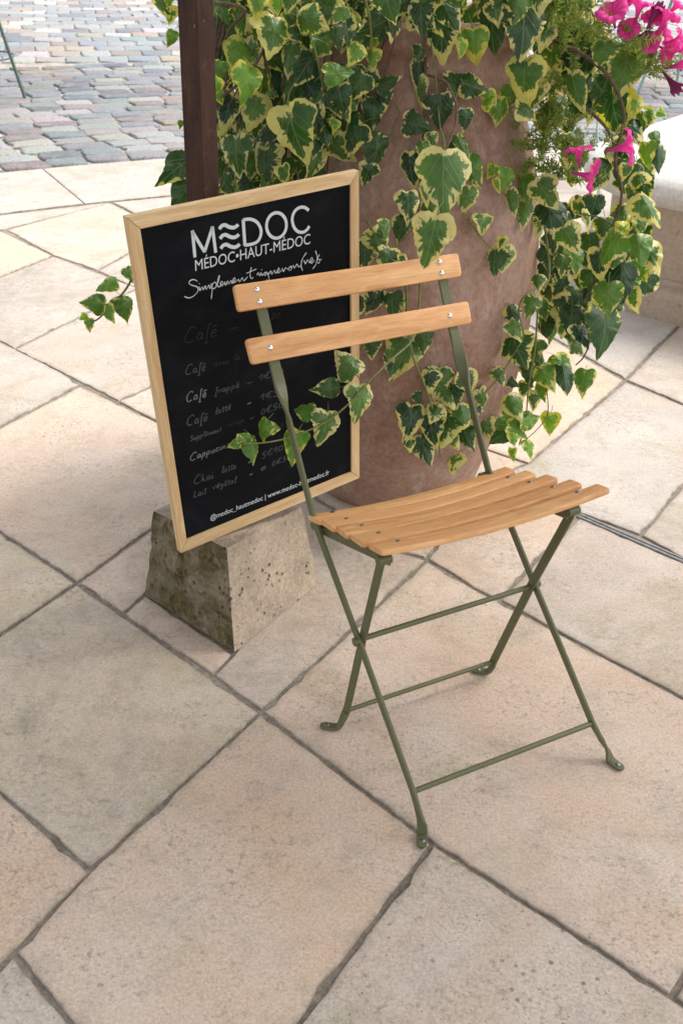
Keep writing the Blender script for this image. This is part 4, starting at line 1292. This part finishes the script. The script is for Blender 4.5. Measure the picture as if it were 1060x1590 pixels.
# ================================================================== IVY AND PETUNIAS
def leaf_mesh(kind, seed):
    rr = random.Random(seed)
    if kind == 'h':
        half = [(0.0, 0.02), (0.11, -0.03), (0.25, -0.04), (0.37, 0.02), (0.435, 0.13), (0.43, 0.27), (0.37, 0.43), (0.275, 0.59), (0.165, 0.75), (0.07, 0.89), (0.0, 1.0)]
    elif kind == 'l':
        half = [(0.0, 0.03), (0.12, -0.02), (0.26, -0.03), (0.41, 0.06), (0.50, 0.20), (0.455, 0.32), (0.375, 0.42), (0.325, 0.52), (0.255, 0.66), (0.13, 0.83), (0.0, 1.0)]
    else:
        half = [(0.0, 0.03), (0.07, -0.03), (0.15, -0.04), (0.22, 0.03), (0.265, 0.16), (0.26, 0.32), (0.22, 0.48), (0.165, 0.64), (0.105, 0.79), (0.05, 0.92), (0.0, 1.0)]
    def jit(pts):
        return [(x * rr.uniform(0.93, 1.07), y + rr.uniform(-0.015, 0.015) * (0 < i < 10)) for i, (x, y) in enumerate(pts)]
    R, L = jit(half), jit(half)
    skew = rr.uniform(-0.07, 0.07)
    ol = R + [(-x, y) for x, y in L[-2:0:-1]]
    fine = []
    n = len(ol)
    for i in range(n):
        a, b = ol[i], ol[(i + 1) % n]
        fine.append(a)
        mx, my = (a[0] + b[0]) / 2, (a[1] + b[1]) / 2
        k = rr.uniform(0.005, 0.022) + (0.012 if kind == 'l' else 0)
        c = (mx, my - 0.42); ll = sqrt(c[0] ** 2 + c[1] ** 2) + 1e-6
        fine.append((mx + mx / ll * k, my + (my - 0.42) / ll * k))
    fold = rr.uniform(0.2, 1.0) if kind != 'n' else rr.uniform(0.5, 0.8)
    droop = rr.uniform(0.15, 0.8)
    wav, wf, wp = rr.uniform(0.03, 0.085), rr.uniform(3, 6), rr.uniform(0, 6)
    bm = bmesh.new()
    lp = bm.verts.layers.float_vector.new('leafpos'); pl = bm.verts.layers.float_vector.new('polar')
    def mk(x, y, t, th):
        xs = x + skew * y * y
        z = -fold * (abs(x) ** 1.5) - droop * (max(0, y - 0.2) ** 2) + wav * sin(th * wf + wp) * t * t * (1 if kind != 'n' else .5) + 0.05 * (y - 0.3) * x * rr.choice((1,))
        v = bm.verts.new((xs, y, z))
        v[lp] = (x, y, t); v[pl] = (cos(th) * (0.55 + 0.45 * t), sin(th) * (0.55 + 0.45 * t), 0)
        return v
    cx, cy = 0.0, 0.40
    m = len(fine)
    cv = mk(cx, cy, 0, 0)
    rows = []
    for t in (0.32, 0.62, 0.84, 1.0):
        rows.append([mk(cx + (x - cx) * t, cy + (y - cy) * t, t, atan2(y - cy, x - cx)) for x, y in fine])
    for i in range(m):
        bm.faces.new((cv, rows[0][i], rows[0][(i + 1) % m]))
    for r0_, r1_ in zip(rows, rows[1:]):
        for i in range(m):
            bm.faces.new((r0_[i], r1_[i], r1_[(i + 1) % m], r0_[(i + 1) % m]))
    # petiole
    prev = None
    bx = rr.uniform(-0.12, 0.12)
    for k in range(5):
        t = k / 4
        c = V((bx * t * t, 0.03 - 0.34 * t, -0.02 - 0.22 * t * t))
        ring = []
        for q in range(4):
            v = bm.verts.new(c + V((cos(q * pi / 2) * 0.013, 0, sin(q * pi / 2) * 0.013)))
            v[lp] = (0.0, 0.3, 0.45); v[pl] = (0.3, 0.3, 0)
            ring.append(v)
        if prev:
            for q in range(4):
                bm.faces.new((prev[q], prev[(q + 1) % 4], ring[(q + 1) % 4], ring[q]))
        prev = ring
    me = bpy.data.meshes.new('leaf')
    bm.normal_update()
    bm.to_mesh(me); bm.free()
    for p in me.polygons:
        p.use_smooth = True
    me.materials.append(M_leaf)
    return me
LM = {'h': [leaf_mesh('h', i) for i in range(7)], 'l': [leaf_mesh('l', 20 + i) for i in range(6)], 'n': [leaf_mesh('n', 40 + i) for i in range(4)]}
def pot_hit(px, py):
    d = ray(px, py)
    t = 1.5
    while t < 4.5:
        p = CP + d * t
        if 0 < p.z < 1.19 and (p.x - PC.x) ** 2 + (p.y - PC.y) ** 2 < pot_r(p.z) ** 2:
            return p
        t += 0.01
    return None
RIM = V((PC.x, PC.y, 1.15))
ivy = {
 'L': thing('ivy_plant', 'variegated ivy hanging as a dense mass left of the jar, behind the brown post', 'ivy', RIM + V((-0.16, -0.05, 0))),
 'M': thing('ivy_plant', 'variegated ivy trailing down the front of the jar behind the chair back', 'ivy', RIM + V((0.0, -0.14, 0))),
 'R': thing('ivy_plant', 'variegated ivy tumbling down the right side of the jar beside the fountain', 'ivy', RIM + V((0.16, -0.03, 0))),
}
KIND = {  # margin width range, tone range (low: painted-in shade on dark greens), yellowness, meshes
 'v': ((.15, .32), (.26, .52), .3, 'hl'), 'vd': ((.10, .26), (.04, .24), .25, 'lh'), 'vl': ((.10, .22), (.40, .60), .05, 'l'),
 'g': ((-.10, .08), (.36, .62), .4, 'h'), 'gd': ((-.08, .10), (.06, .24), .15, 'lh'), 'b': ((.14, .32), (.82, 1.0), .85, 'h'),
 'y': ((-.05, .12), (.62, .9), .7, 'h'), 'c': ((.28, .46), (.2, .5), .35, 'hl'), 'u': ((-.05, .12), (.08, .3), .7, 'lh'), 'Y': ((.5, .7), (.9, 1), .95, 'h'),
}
def put_leaf(part, px, py, ln, dr, kind, Y=None, off=None, mesh=None, rnd=None, face=None):
    rr = rnd or random
    nar = kind.endswith('n') and kind not in KIND
    if nar: kind = kind[:-1]
    mg, tn, yl, ms = KIND[kind]
    if Y is None and off is None:
        if part == 'M': off = rr.uniform(0.03, 0.09)
        elif part == 'L': Y = rr.uniform(2.38, 2.50)
        else: Y = rr.uniform(2.55, 2.68)
    if Y is None:
        h = pot_hit(px, py)
        if h is None:
            Y = 2.66
            c = at_y(px, py, Y)
        else:
            c = h - ray(px, py) * off
    else:
        c = at_y(px, py, Y)
    zd = (c - CP).dot(fw)
    size = ln * 0.96 * zd / F_PX
    a = radians(dr)
    D = (rt * cos(a) - up * sin(a))
    v = (c - CP).normalized()
    N = (-v + V((0, 0, 1)) * rr.uniform(0.1, 0.5) + rt * rr.uniform(-.85, .85) + up * rr.uniform(-.35, .35)).normalized()
    D = (D + v * rr.uniform(-0.25, 0.15))
    D = (D - N * D.dot(N)).normalized()
    # keep the length seen in the picture
    pl_ = sqrt(D.dot(rt) ** 2 + D.dot(up) ** 2)
    size /= max(0.6, pl_)
    X = D.cross(N)
    if rr.random() < 0.5 and face is None:
        pass
    pos_ = c - D * size * 0.46
    mt = Matrix((X, D, N)).transposed().to_4x4()
    mk = LM['n'] if nar else LM[rr.choice(ms) if ln < 75 else 'l']
    me = mesh or rr.choice(mk)
    root = ivy[part]
    o = bpy.data.objects.new('leaf', me)
    COL.objects.link(o)
    o.parent = root
    mt.translation = pos_ - root.location
    wx = rr.uniform(0.84, 1.06)
    o.matrix_local = mt @ Matrix.Diagonal((size * wx, size, size, 1))
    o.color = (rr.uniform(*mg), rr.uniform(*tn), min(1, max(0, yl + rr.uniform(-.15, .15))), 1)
    return o, c
LT = {'L': """
426 52 70 95 c;370 84 66 108 b;386 127 64 88 b;345 65 78 82 u 2.55;345 16 38 80 g 2.5;402 20 58 125 v;455 36 46 75 g;487 22 72 110 c;447 84 62 112 v 2.46;472 106 58 125 gd 2.44
508 66 52 10 g;526 113 52 -8 g;527 22 36 130 g;538 34 44 125 y;545 54 46 165 b;550 84 42 120 b;465 147 52 100 vd 2.5;501 167 60 95 g;540 170 50 70 y;521 194 24 90 b
456 206 94 86 c 2.33;365 240 66 98 v;409 254 68 98 vd;490 252 60 95 v;443 272 32 60 v;420 287 32 5 g;393 170 66 110 c 2.48;372 186 54 95 c 2.5;414 204 48 118 vd 2.5;354 168 62 112 vd 2.5
546 214 58 135 vd;340 110 36 100 g;338 132 32 95 b;340 151 24 70 b;488 127 42 60 vd 2.52;410 80 42 100 gd 2.52;374 34 44 110 g 2.5;396 4 44 105 b;434 2 42 80 b;452 -2 44 100 v;476 2 40 70 c
505 8 44 120 v;420 60 34 140 g 2.54;360 30 40 60 u 2.54;352 205 46 100 vd 2.54;345 250 40 80 gd 2.52;385 285 44 110 vd 2.5;350 288 40 60 u 2.54;470 262 38 110 vd 2.52;432 230 40 60 gd 2.54;398 225 40 130 v 2.54
267 60 28 110 y 2.6;252 8 38 80 c 2.6;262 -4 30 90 b 2.6;274 262 56 140 u 2.42;282 304 54 125 gd 2.42;281 193 14 90 g 2.6;262 22 30 120 c 2.62
166 441 36 155 y 2.22;146 469 38 -172 g 2.2;168 488 34 65 y 2.2;194 478 42 75 g 2.22;138 505 24 95 y 2.18;199 424 24 60 g 2.24;130 492 14 150 b 2.18
""", 'M': """
575 29 40 98 y;580 56 46 98 b;577 90 34 98 b;558 128 60 118 vd;602 128 42 -15 gd;600 153 28 80 gd;581 175 52 92 gd;649 20 64 95 vd;685 54 80 92 vd;597 22 62 90 u
649 118 50 95 vdn;650 142 50 108 vn;651 84 28 110 u;709 14 46 80 y;732 27 38 50 g;737 72 56 84 b;718 76 32 85 b;713 60 26 95 b;762 42 68 112 gd;736 134 48 15 vd;707 130 44 100 gd;685 173 52 78 gd;724 184 36 80 gd
645 193 46 15 gd;752 158 28 200 b;763 152 30 60 b;687 280 108 93 vl 2.16;670 370 88 103 v 2.085;635 262 56 95 vd;585 235 60 84 gd;570 269 38 110 vd;727 310 46 88 v;732 266 54 62 g;754 341 40 -28 v;783 396 46 95 vl;766 404 46 108 gd;777 377 28 110 c
636 317 50 82 vd;623 353 42 100 vd;587 376 52 65 v 2.3;602 401 44 108 vd 2.28;566 394 52 98 vd 2.3;598 354 32 80 g 2.3;718 226 46 68 gn;657 232 32 90 g;671 218 28 80 c;704 233 34 100 gd;660 300 44 92 cn;666 326 38 80 v;626 406 26 90 c 2.28
776 170 48 100 b;792 150 36 80 y;764 266 26 120 b;771 288 26 80 bn;788 280 40 95 y;812 290 46 82 y;793 314 48 86 vln;814 330 56 102 vln
581 470 44 95 vd;607 470 42 85 gd;622 468 30 70 v;577 541 36 90 vd;660 531 42 78 gd;612 566 44 95 vd;627 552 74 104 v;603 550 20 90 g;560 470 36 100 vd
639 654 60 95 vd;668 662 62 84 vd;689 662 66 100 c;658 696 50 74 vd;703 688 28 60 c;703 718 36 95 c;680 594 54 94 vl;665 592 38 100 vd;694 616 44 68 c;648 619 24 60 u;675 640 36 120 c;636 690 26 95 c
702 613 44 88 gd;729 594 48 60 c;751 620 40 55 v;752 661 50 62 c;719 643 40 85 g;724 679 42 68 gd;735 640 30 110 vd;775 583 30 60 v
539 563 54 -125 vl 2.12;560 623 62 100 vl 2.10;506 605 46 172 gd 2.10;506 663 58 95 vl 2.06;470 637 34 205 g 2.06;456 690 54 108 y 2.03;408 668 40 130 y 2.01;427 664 24 -10 y 2.02;393 697 46 75 y 1.99;383 677 22 200 y 1.99;363 690 22 160 y 1.98;372 680 16 250 y 1.98
""", 'R': """
846 302 58 68 v 2.5;815 38 92 86 gd 2.5;849 46 62 100 c 2.55;812 124 76 100 c 2.5;845 132 50 100 v;829 147 48 98 c 2.54;820 171 46 8 c 2.5;863 173 46 80 v;840 194 50 78 vn;836 128 30 90 y 2.6;893 143 68 84 gn 2.55;885 93 36 85 gd
943 72 50 -15 g 2.55;995 88 50 112 u;972 110 74 98 g 2.6;955 122 66 80 u;951 172 76 88 u 2.65;934 146 56 90 u 2.66;985 167 40 100 Y 2.6;1010 181 34 110 b 2.6;1028 175 20 20 b 2.6;1002 238 42 95 y 2.52;1022 245 46 82 gd 2.58;983 202 48 60 vd 2.58;996 190 34 110 g 2.6
989 284 40 95 c;972 266 28 90 c;1009 322 64 65 c 2.55;885 371 52 62 vl 2.5;853 334 54 85 gd;838 350 44 102 cn;899 322 30 60 v;921 324 48 95 u;912 342 40 70 cn;938 358 42 90 u;967 356 30 80 Y
944 385 54 148 vl 2.52;930 410 56 92 vd 2.55;955 399 38 110 v 2.54;993 384 50 82 g 2.54;978 385 40 95 gd 2.58;1013 398 56 66 c 2.58;991 419 40 60 y 2.6;856 402 48 75 gd;873 410 34 95 v;893 405 48 80 g 2.6;964 438 66 92 gd 2.56;981 437 42 85 g;981 467 44 78 c 2.58
944 464 56 90 g 2.52;918 444 54 100 u 2.62;899 467 48 95 gd 2.6;882 472 40 70 vd;941 510 76 96 u 2.54;927 488 40 110 c 2.58;858 505 50 98 g;834 438 28 95 v 2.5;824 474 40 110 vl 2.5;842 481 36 60 u;797 489 38 70 vd 2.48;800 511 38 55 vl 2.46
802 542 56 60 vd 2.47;828 543 38 95 g;885 500 54 98 gd 2.58;903 521 48 55 vd;899 538 34 20 v;873 566 44 55 g;877 588 50 92 gd 2.55;905 590 42 98 g 2.55;848 586 46 60 y 2.52;822 577 38 85 gd;774 583 30 70 v 2.46;794 593 26 20 gd
795 631 46 65 v 2.46;792 657 44 30 y 2.5;823 647 44 -25 y 2.5;806 668 46 20 y 2.48;799 682 26 70 b 2.46;794 705 22 90 b 2.46;821 697 32 82 b 2.48;853 657 38 98 b 2.52;775 677 38 150 gd 2.5;829 622 34 90 v;840 605 30 80 g;838 560 32 90 vd;812 605 30 110 vd
905 440 40 90 vd 2.66;870 445 44 100 vd 2.66;955 345 34 100 u 2.66;1000 300 34 70 u 2.62;995 350 30 90 v 2.64;880 345 40 80 gd 2.64;860 380 40 70 vd 2.64;915 380 42 90 gd 2.66;1018 215 26 60 g 2.6;800 12 60 100 v 2.5;780 -4 50 80 vd 2.5;835 -2 54 95 c 2.52;868 10 44 90 v 2.56
755 -6 50 95 v;690 -10 46 90 g;620 -8 50 100 vd;770 20 40 70 c 2.5;800 62 28 90 vd 2.56
"""}
for part, txt in LT.items():
    for e in txt.replace('\n', ';').split(';'):
        e = e.split()
        if not e:
            continue
        kw = {}
        if len(e) > 5:
            kw['Y'] = float(e[5])
        put_leaf(part, float(e[0]), float(e[1]), float(e[2]), float(e[3]), e[4], **kw)
# leaves deeper inside the two dense masses
def inside(p, poly):
    c = False
    n = len(poly)
    for i in range(n):
        (x0, y0), (x1, y1) = poly[i], poly[i - 1]
        if (y0 > p[1]) != (y1 > p[1]) and p[0] < (x1 - x0) * (p[1] - y0) / (y1 - y0) + x0:
            c = not c
    return c
def scatter(part, poly, holes, num, Y0, Y1, kinds, sizes, rnd):
    xs = [p[0] for p in poly]; ys = [p[1] for p in poly]
    k = 0
    while k < num:
        p = (rnd.uniform(min(xs), max(xs)), rnd.uniform(min(ys), max(ys)))
        if not inside(p, poly) or any((p[0] - h[0]) ** 2 + (p[1] - h[1]) ** 2 < h[2] ** 2 for h in holes):
            continue
        put_leaf(part, p[0], p[1], rnd.uniform(*sizes), rnd.gauss(92, 28), rnd.choice(kinds), Y=rnd.uniform(Y0, Y1), rnd=rnd)
        k += 1
R1 = random.Random(11)
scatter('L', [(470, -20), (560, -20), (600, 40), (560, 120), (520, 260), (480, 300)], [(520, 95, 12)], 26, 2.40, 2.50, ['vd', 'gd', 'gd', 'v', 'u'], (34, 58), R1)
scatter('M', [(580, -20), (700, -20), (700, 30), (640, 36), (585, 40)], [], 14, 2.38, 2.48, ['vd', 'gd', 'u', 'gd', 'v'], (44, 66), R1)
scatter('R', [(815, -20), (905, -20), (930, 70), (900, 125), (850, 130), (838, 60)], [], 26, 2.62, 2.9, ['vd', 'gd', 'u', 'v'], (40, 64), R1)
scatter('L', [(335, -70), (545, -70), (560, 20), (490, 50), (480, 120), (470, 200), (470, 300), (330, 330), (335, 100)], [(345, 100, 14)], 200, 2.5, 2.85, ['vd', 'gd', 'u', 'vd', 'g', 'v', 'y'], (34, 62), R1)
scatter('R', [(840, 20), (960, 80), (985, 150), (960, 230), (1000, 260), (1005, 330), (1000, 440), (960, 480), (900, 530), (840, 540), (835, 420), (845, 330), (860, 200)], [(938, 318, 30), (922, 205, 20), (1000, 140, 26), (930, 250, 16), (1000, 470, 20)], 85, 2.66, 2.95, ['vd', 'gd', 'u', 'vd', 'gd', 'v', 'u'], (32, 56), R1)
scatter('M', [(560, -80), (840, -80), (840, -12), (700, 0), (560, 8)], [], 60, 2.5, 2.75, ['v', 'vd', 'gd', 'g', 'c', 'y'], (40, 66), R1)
# vines
def vine(part, pts, r, mat, name='vine'):
    P_ = []
    for q in pts:
        if q[2] is None:
            h = pot_hit(q[0], q[1]); P_.append(h - ray(q[0], q[1]) * 0.02 if h else at_y(q[0], q[1], 2.62))
        elif q[2] < 1:
            h = pot_hit(q[0], q[1]); P_.append(h - ray(q[0], q[1]) * q[2] if h else at_y(q[0], q[1], 2.62))
        else:
            P_.append(at_y(*q))
    sp = smooth_path(P_, 5)
    n = len(sp)
    bm = bmesh.new()
    tube(bm, sp, [r * (1.0 - 0.45 * i / n) * (1 + 0.18 * noise.noise(V((i * 0.7, r * 1000, 0)))) for i in range(n)], 7)
    bm_obj(name, bm, mat, ivy[part], angle=80)
vine('R', [(850, 60, 2.64), (885, 74, 2.6), (915, 92, 2.58), (942, 116, 2.57), (960, 148, 2.57), (968, 178, 2.57), (964, 205, 2.57), (955, 240, 2.57), (956, 262, 2.57), (964, 290, 2.57), (962, 320, 2.57), (952, 345, 2.57), (952, 365, 2.57)], 0.0048, M_stem)
vine('R', [(905, 165, 2.62), (925, 182, 2.6), (940, 198, 2.59), (949, 215, 2.58), (958, 250, 2.575)], 0.0042, M_stem)
vine('R', [(845, 350, 2.56), (852, 410, 2.55), (848, 440, 2.52), (818, 455, 2.48), (805, 480, 2.47), (812, 520, 2.47), (800, 545, 2.47), (775, 585, 2.46), (752, 610, 2.45)], 0.0030, M_gstem)
vine('R', [(835, 470, 2.54), (830, 540, 2.52), (820, 600, 2.5), (815, 660, 2.5), (805, 690, 2.48)], 0.0026, M_gstem)
vine('R', [(900, 480, 2.56), (914, 505, 2.55), (913, 535, 2.55), (905, 555, 2.55), (893, 567, 2.55)], 0.0028, M_stem)
vine('R', [(950, 350, 2.57), (930, 338, 2.56), (905, 333, 2.56), (890, 330, 2.58)], 0.0022, M_stem)
vine('R', [(832, 570, 2.54), (845, 590, 2.53), (850, 640, 2.52), (835, 665, 2.5), (805, 692, 2.48)], 0.0018, M_gstem)
vine('R', [(952, 365, 2.57), (945, 400, 2.6), (920, 440, 2.62), (900, 480, 2.6), (880, 520, 2.6)], 0.0032, M_stem)
vine('M', [(659, 10, 2.42), (660, 60, 0.04), (660, 120, 0.03), (659, 180, 0.03), (656, 230, 0.04), (652, 290, 0.05), (650, 330, 0.06), (642, 352, 0.08), (622, 375, 0.10)], 0.0042, M_stem)
vine('M', [(662, 116, 0.04), (690, 126, 0.06), (700, 142, 0.07), (708, 165, 0.07), (706, 195, 0.08), (700, 215, 0.10), (692, 232, 0.12)], 0.0028, M_stem)
vine('M', [(668, 60, 0.05), (676, 120, 0.05), (682, 190, 0.06), (690, 225, 0.12)], 0.0020, M_gstem)
vine('M', [(727, 335, 0.05), (738, 358, 0.05), (755, 378, 0.05), (770, 392, 0.05)], 0.0022, M_gstem)
vine('M', [(655, 380, 2.3), (652, 440, 2.3), (648, 500, 2.26), (638, 530, 2.22), (610, 556, 2.17), (575, 590, 2.12), (540, 628, 2.09), (505, 655, 2.06), (460, 676, 2.035), (420, 686, 2.01), (375, 690, 1.985)], 0.0028, M_gstem)
vine('M', [(630, 440, 0.05), (634, 520, 0.05), (645, 565, 0.05), (660, 600, 0.06), (675, 650, 0.06), (683, 710, 0.05)], 0.0034, M_gstem)
vine('M', [(600, -5, 2.42), (604, 40, 0.06), (612, 60, 0.05), (600, 105, 0.05), (588, 150, 0.05)], 0.0026, M_stem)
vine('M', [(560, -20, 2.4), (572, 20, 2.42), (576, 60, 2.44), (572, 100, 2.46)], 0.0030, M_gstem)
vine('M', [(590, 80, 0.03), (610, 40, 0.04), (618, 20, 0.05)], 0.0030, M_stem)
vine('M', [(612, 160, 0.03), (620, 175, 0.03), (609, 200, 0.03), (612, 230, 0.03)], 0.0018, M_gstem)
vine('M', [(562, 330, 2.35), (575, 350, 2.34), (590, 362, 2.33)], 0.0016, M_gstem)
vine('L', [(212, 420, 2.26), (195, 450, 2.24), (170, 478, 2.22), (148, 498, 2.2), (132, 490, 2.19)], 0.0026, M_gstem)
R2 = random.Random(5)
for k in range(16):
    x0 = R2.uniform(345, 520); y0 = R2.uniform(-30, 60); x1 = x0 - R2.uniform(-20, 90); y1 = y0 + R2.uniform(120, 260)
    vine('L', [(x0, y0, 2.56), ((x0 + x1) / 2 + R2.uniform(-25, 25), (y0 + y1) / 2, 2.5), (max(335, x1), y1, 2.52)], R2.uniform(0.002, 0.0042), M_stem)
vine('L', [(335, 5, 2.5), (365, 8, 2.48), (380, 18, 2.47), (360, 40, 2.5), (350, 60, 2.52)], 0.0045, M_stem)
vine('L', [(345, 150, 2.44), (370, 130, 2.43), (400, 95, 2.43), (420, 50, 2.45)], 0.0035, M_stem)
vine('L', [(480, 50, 2.44), (492, 90, 2.44), (500, 130, 2.46), (505, 160, 2.47)], 0.003, M_gstem)

# ---- petunia: funnel flowers and needle-leaved sprigs
pet = thing('petunia_plant', 'fine leaved petunia with magenta flowers spilling over the right rim of the jar', 'petunia', RIM + V((0.2, 0.02, 0.0)))
def flower_mesh(seed, bud=False):
    rr = random.Random(seed)
    bm = bmesh.new(); lp = bm.verts.layers.float_vector.new('leafpos')
    rows = []
    prof_ = [(0.035, -0.55), (0.05, -0.35), (0.085, -0.15), (0.14, 0.0), (0.24, 0.10), (0.37, 0.15), (0.47, 0.14), (0.52, 0.08)] if not bud else [(0.03, -0.5), (0.05, -0.3), (0.08, -0.1), (0.12, 0.06), (0.17, 0.16), (0.21, 0.22)]
    n = 50
    ph = rr.uniform(0, 6)
    am = [rr.uniform(0.85, 1.1) for _ in range(5)]
    for i, (r_, z) in enumerate(prof_):
        t = i / (len(prof_) - 1)
        row = []
        for k in range(n):
            th = 2 * pi * k / n
            lobe = abs(cos(2.5 * (th + ph)))
            rad = r_ * (1 - 0.15 * t * t * (1 - lobe ** 0.5)) * (1 + (am[int(5 * k / n) % 5] - 1) * 0.0)
            zz = z + 0.045 * t * t * sin(th * 10 + ph * 3) - 0.05 * t * (1 - lobe) + 0.05 * t * sin(th * 2 + seed)
            v = bm.verts.new((cos(th) * rad, sin(th) * rad, zz)); v[lp] = (th, t, 0); row.append(v)
        rows.append(row)
    for r0_, r1_ in zip(rows, rows[1:]):
        for k in range(n):
            bm.faces.new((r0_[k], r0_[(k + 1) % n], r1_[(k + 1) % n], r1_[k]))
    me = bpy.data.meshes.new('petunia_flower'); bm.to_mesh(me); bm.free()
    for p in me.polygons: p.use_smooth = True
    me.materials.append(M_bud if bud else M_petal)
    return me
FM = [flower_mesh(i) for i in range(5)]
BM_ = flower_mesh(9, True)
def put(obj_me, name, c, axis, size, parent, roll=0.0, color=None):
    q = V(axis).normalized().to_track_quat('Z', 'Y')
    mt = q.to_matrix().to_4x4() @ Matrix.Rotation(roll, 4, 'Z') @ Matrix.Scale(size, 4)
    o = bpy.data.objects.new(name, obj_me); COL.objects.link(o); o.parent = parent
    mt.translation = c - parent.location
    o.matrix_local = mt
    return o
tv = -fw
for i, (x, y, s, ax) in enumerate([(950, 20, 62, -rt * .35 + up * .5 + tv * .8), (992, 10, 58, rt * .2 + up * 1 + tv * .35), (1028, 48, 64, rt * .9 + up * .15 + tv * .5), (1034, 26, 54, up * .8 + rt * .5 + tv * .3), (975, 46, 44, up * .1 + tv * .9 - rt * .2), (1036, 80, 46, rt * .5 - up * .6 + tv * .5),
                                  (1060, 100, 64, rt * 1 + up * .1 + tv * .35), (972, 228, 70, rt * 1.0 + up * .12 + tv * .30), (897, 236, 54, up * .95 - rt * .15 + tv * .3), (915, 274, 66, rt * .75 - up * .25 + tv * .22), (1012, 30, 44, tv * .8 + up * .4), (962, -2, 50, up * .8 + tv * .5), (1052, 62, 46, rt * .8 + tv * .5), (1008, 66, 40, tv * .7 - up * .3), (1050, 8, 52, up * .6 + rt * .6 + tv * .4)]):
    c = at_y(x, y, 2.45 if x < 980 and y > 200 else 2.54 + 0.02 * (i % 3))
    put(FM[i % 5], 'petunia_flower', c, ax, 0.82 * s * (c - CP).dot(fw) / F_PX, pet, i * 1.3)
for x, y, s, ax in ((1045, 132, 40, rt * .5 - up * .7 + tv * .1), (1016, 20, 40, up * .9 + rt * .45), (995, 58, 36, rt * 1 + up * .1)):
    c = at_y(x, y, 2.55); put(BM_, 'wilted_flower', c, ax, s * 1.4 * (c - CP).dot(fw) / F_PX, pet)
def sprig_mesh(seed):
    rr = random.Random(seed)
    bm = bmesh.new()
    bend = V((rr.uniform(-.3, .3), rr.uniform(-.3, .3), 0))
    path = [V((0, 0, t)) + bend * t * t for t in (0, .2, .4, .6, .8, 1.0)]
    tube(bm, path, [0.012, 0.011, 0.010, 0.008, 0.006, 0.004], 5)
    for k in range(34):
        t = 0.08 + 0.92 * k / 34
        b = V((0, 0, t)) + bend * t * t
        a = k * 2.4 + rr.uniform(-.3, .3)
        d = V((cos(a), sin(a), rr.uniform(.35, 1.1))).normalized()
        l = rr.uniform(0.20, 0.34) * (1.1 - 0.45 * t); w = l * rr.uniform(.14, .22)
        s = d.cross(V((0, 0, 1))).normalized()
        nn = s.cross(d)
        v0, v1, v2, v3 = bm.verts.new(b), bm.verts.new(b + d * l * .45 + s * w + nn * .01), bm.verts.new(b + d * l + nn * -.03), bm.verts.new(b + d * l * .45 - s * w + nn * .01)
        vm = bm.verts.new(b + d * l * .5 - nn * .012)
        for tri in ((v0, v1, vm), (v1, v2, vm), (v2, v3, vm), (v3, v0, vm)):
            bm.faces.new(tri)
    me = bpy.data.meshes.new('leafy_sprig'); bm.to_mesh(me); bm.free()
    me.materials.append(M_sprig)
    return me
SM = [sprig_mesh(i) for i in range(5)]
R3 = random.Random(21)
def sprigs(poly, num, Y0, Y1, ang, sd_, size):
    xs = [p[0] for p in poly]; ys = [p[1] for p in poly]; k = 0
    while k < num:
        p = (R3.uniform(min(xs), max(xs)), R3.uniform(min(ys), max(ys)))
        if not inside(p, poly): continue
        c = at_y(p[0], p[1], R3.uniform(Y0, Y1)); a = radians(R3.gauss(ang, sd_))
        put(R3.choice(SM), 'leafy_sprig', c, rt * cos(a) - up * sin(a) + tv * R3.uniform(-.3, .6), R3.uniform(*size) * (c - CP).dot(fw) / F_PX, pet, R3.uniform(0, 6))
        k += 1
sprigs([(850, -10), (905, -5), (940, 40), (1000, 60), (1025, 95), (1000, 120), (950, 95), (900, 75), (865, 100), (845, 50)], 62, 2.52, 2.66, -60, 60, (38, 62))
sprigs([(800, 185), (835, 165), (875, 200), (885, 235), (940, 215), (960, 225), (900, 260), (905, 290), (845, 290), (815, 270)], 46, 2.5, 2.62, -110, 60, (34, 54))
sprigs([(835, 95), (865, 95), (890, 190), (880, 215), (860, 200)], 22, 2.54, 2.64, 80, 50, (30, 46))
sprigs([(985, 95), (1030, 85), (1045, 75), (1010, 115), (995, 125)], 9, 2.54, 2.6, 10, 50, (30, 42))
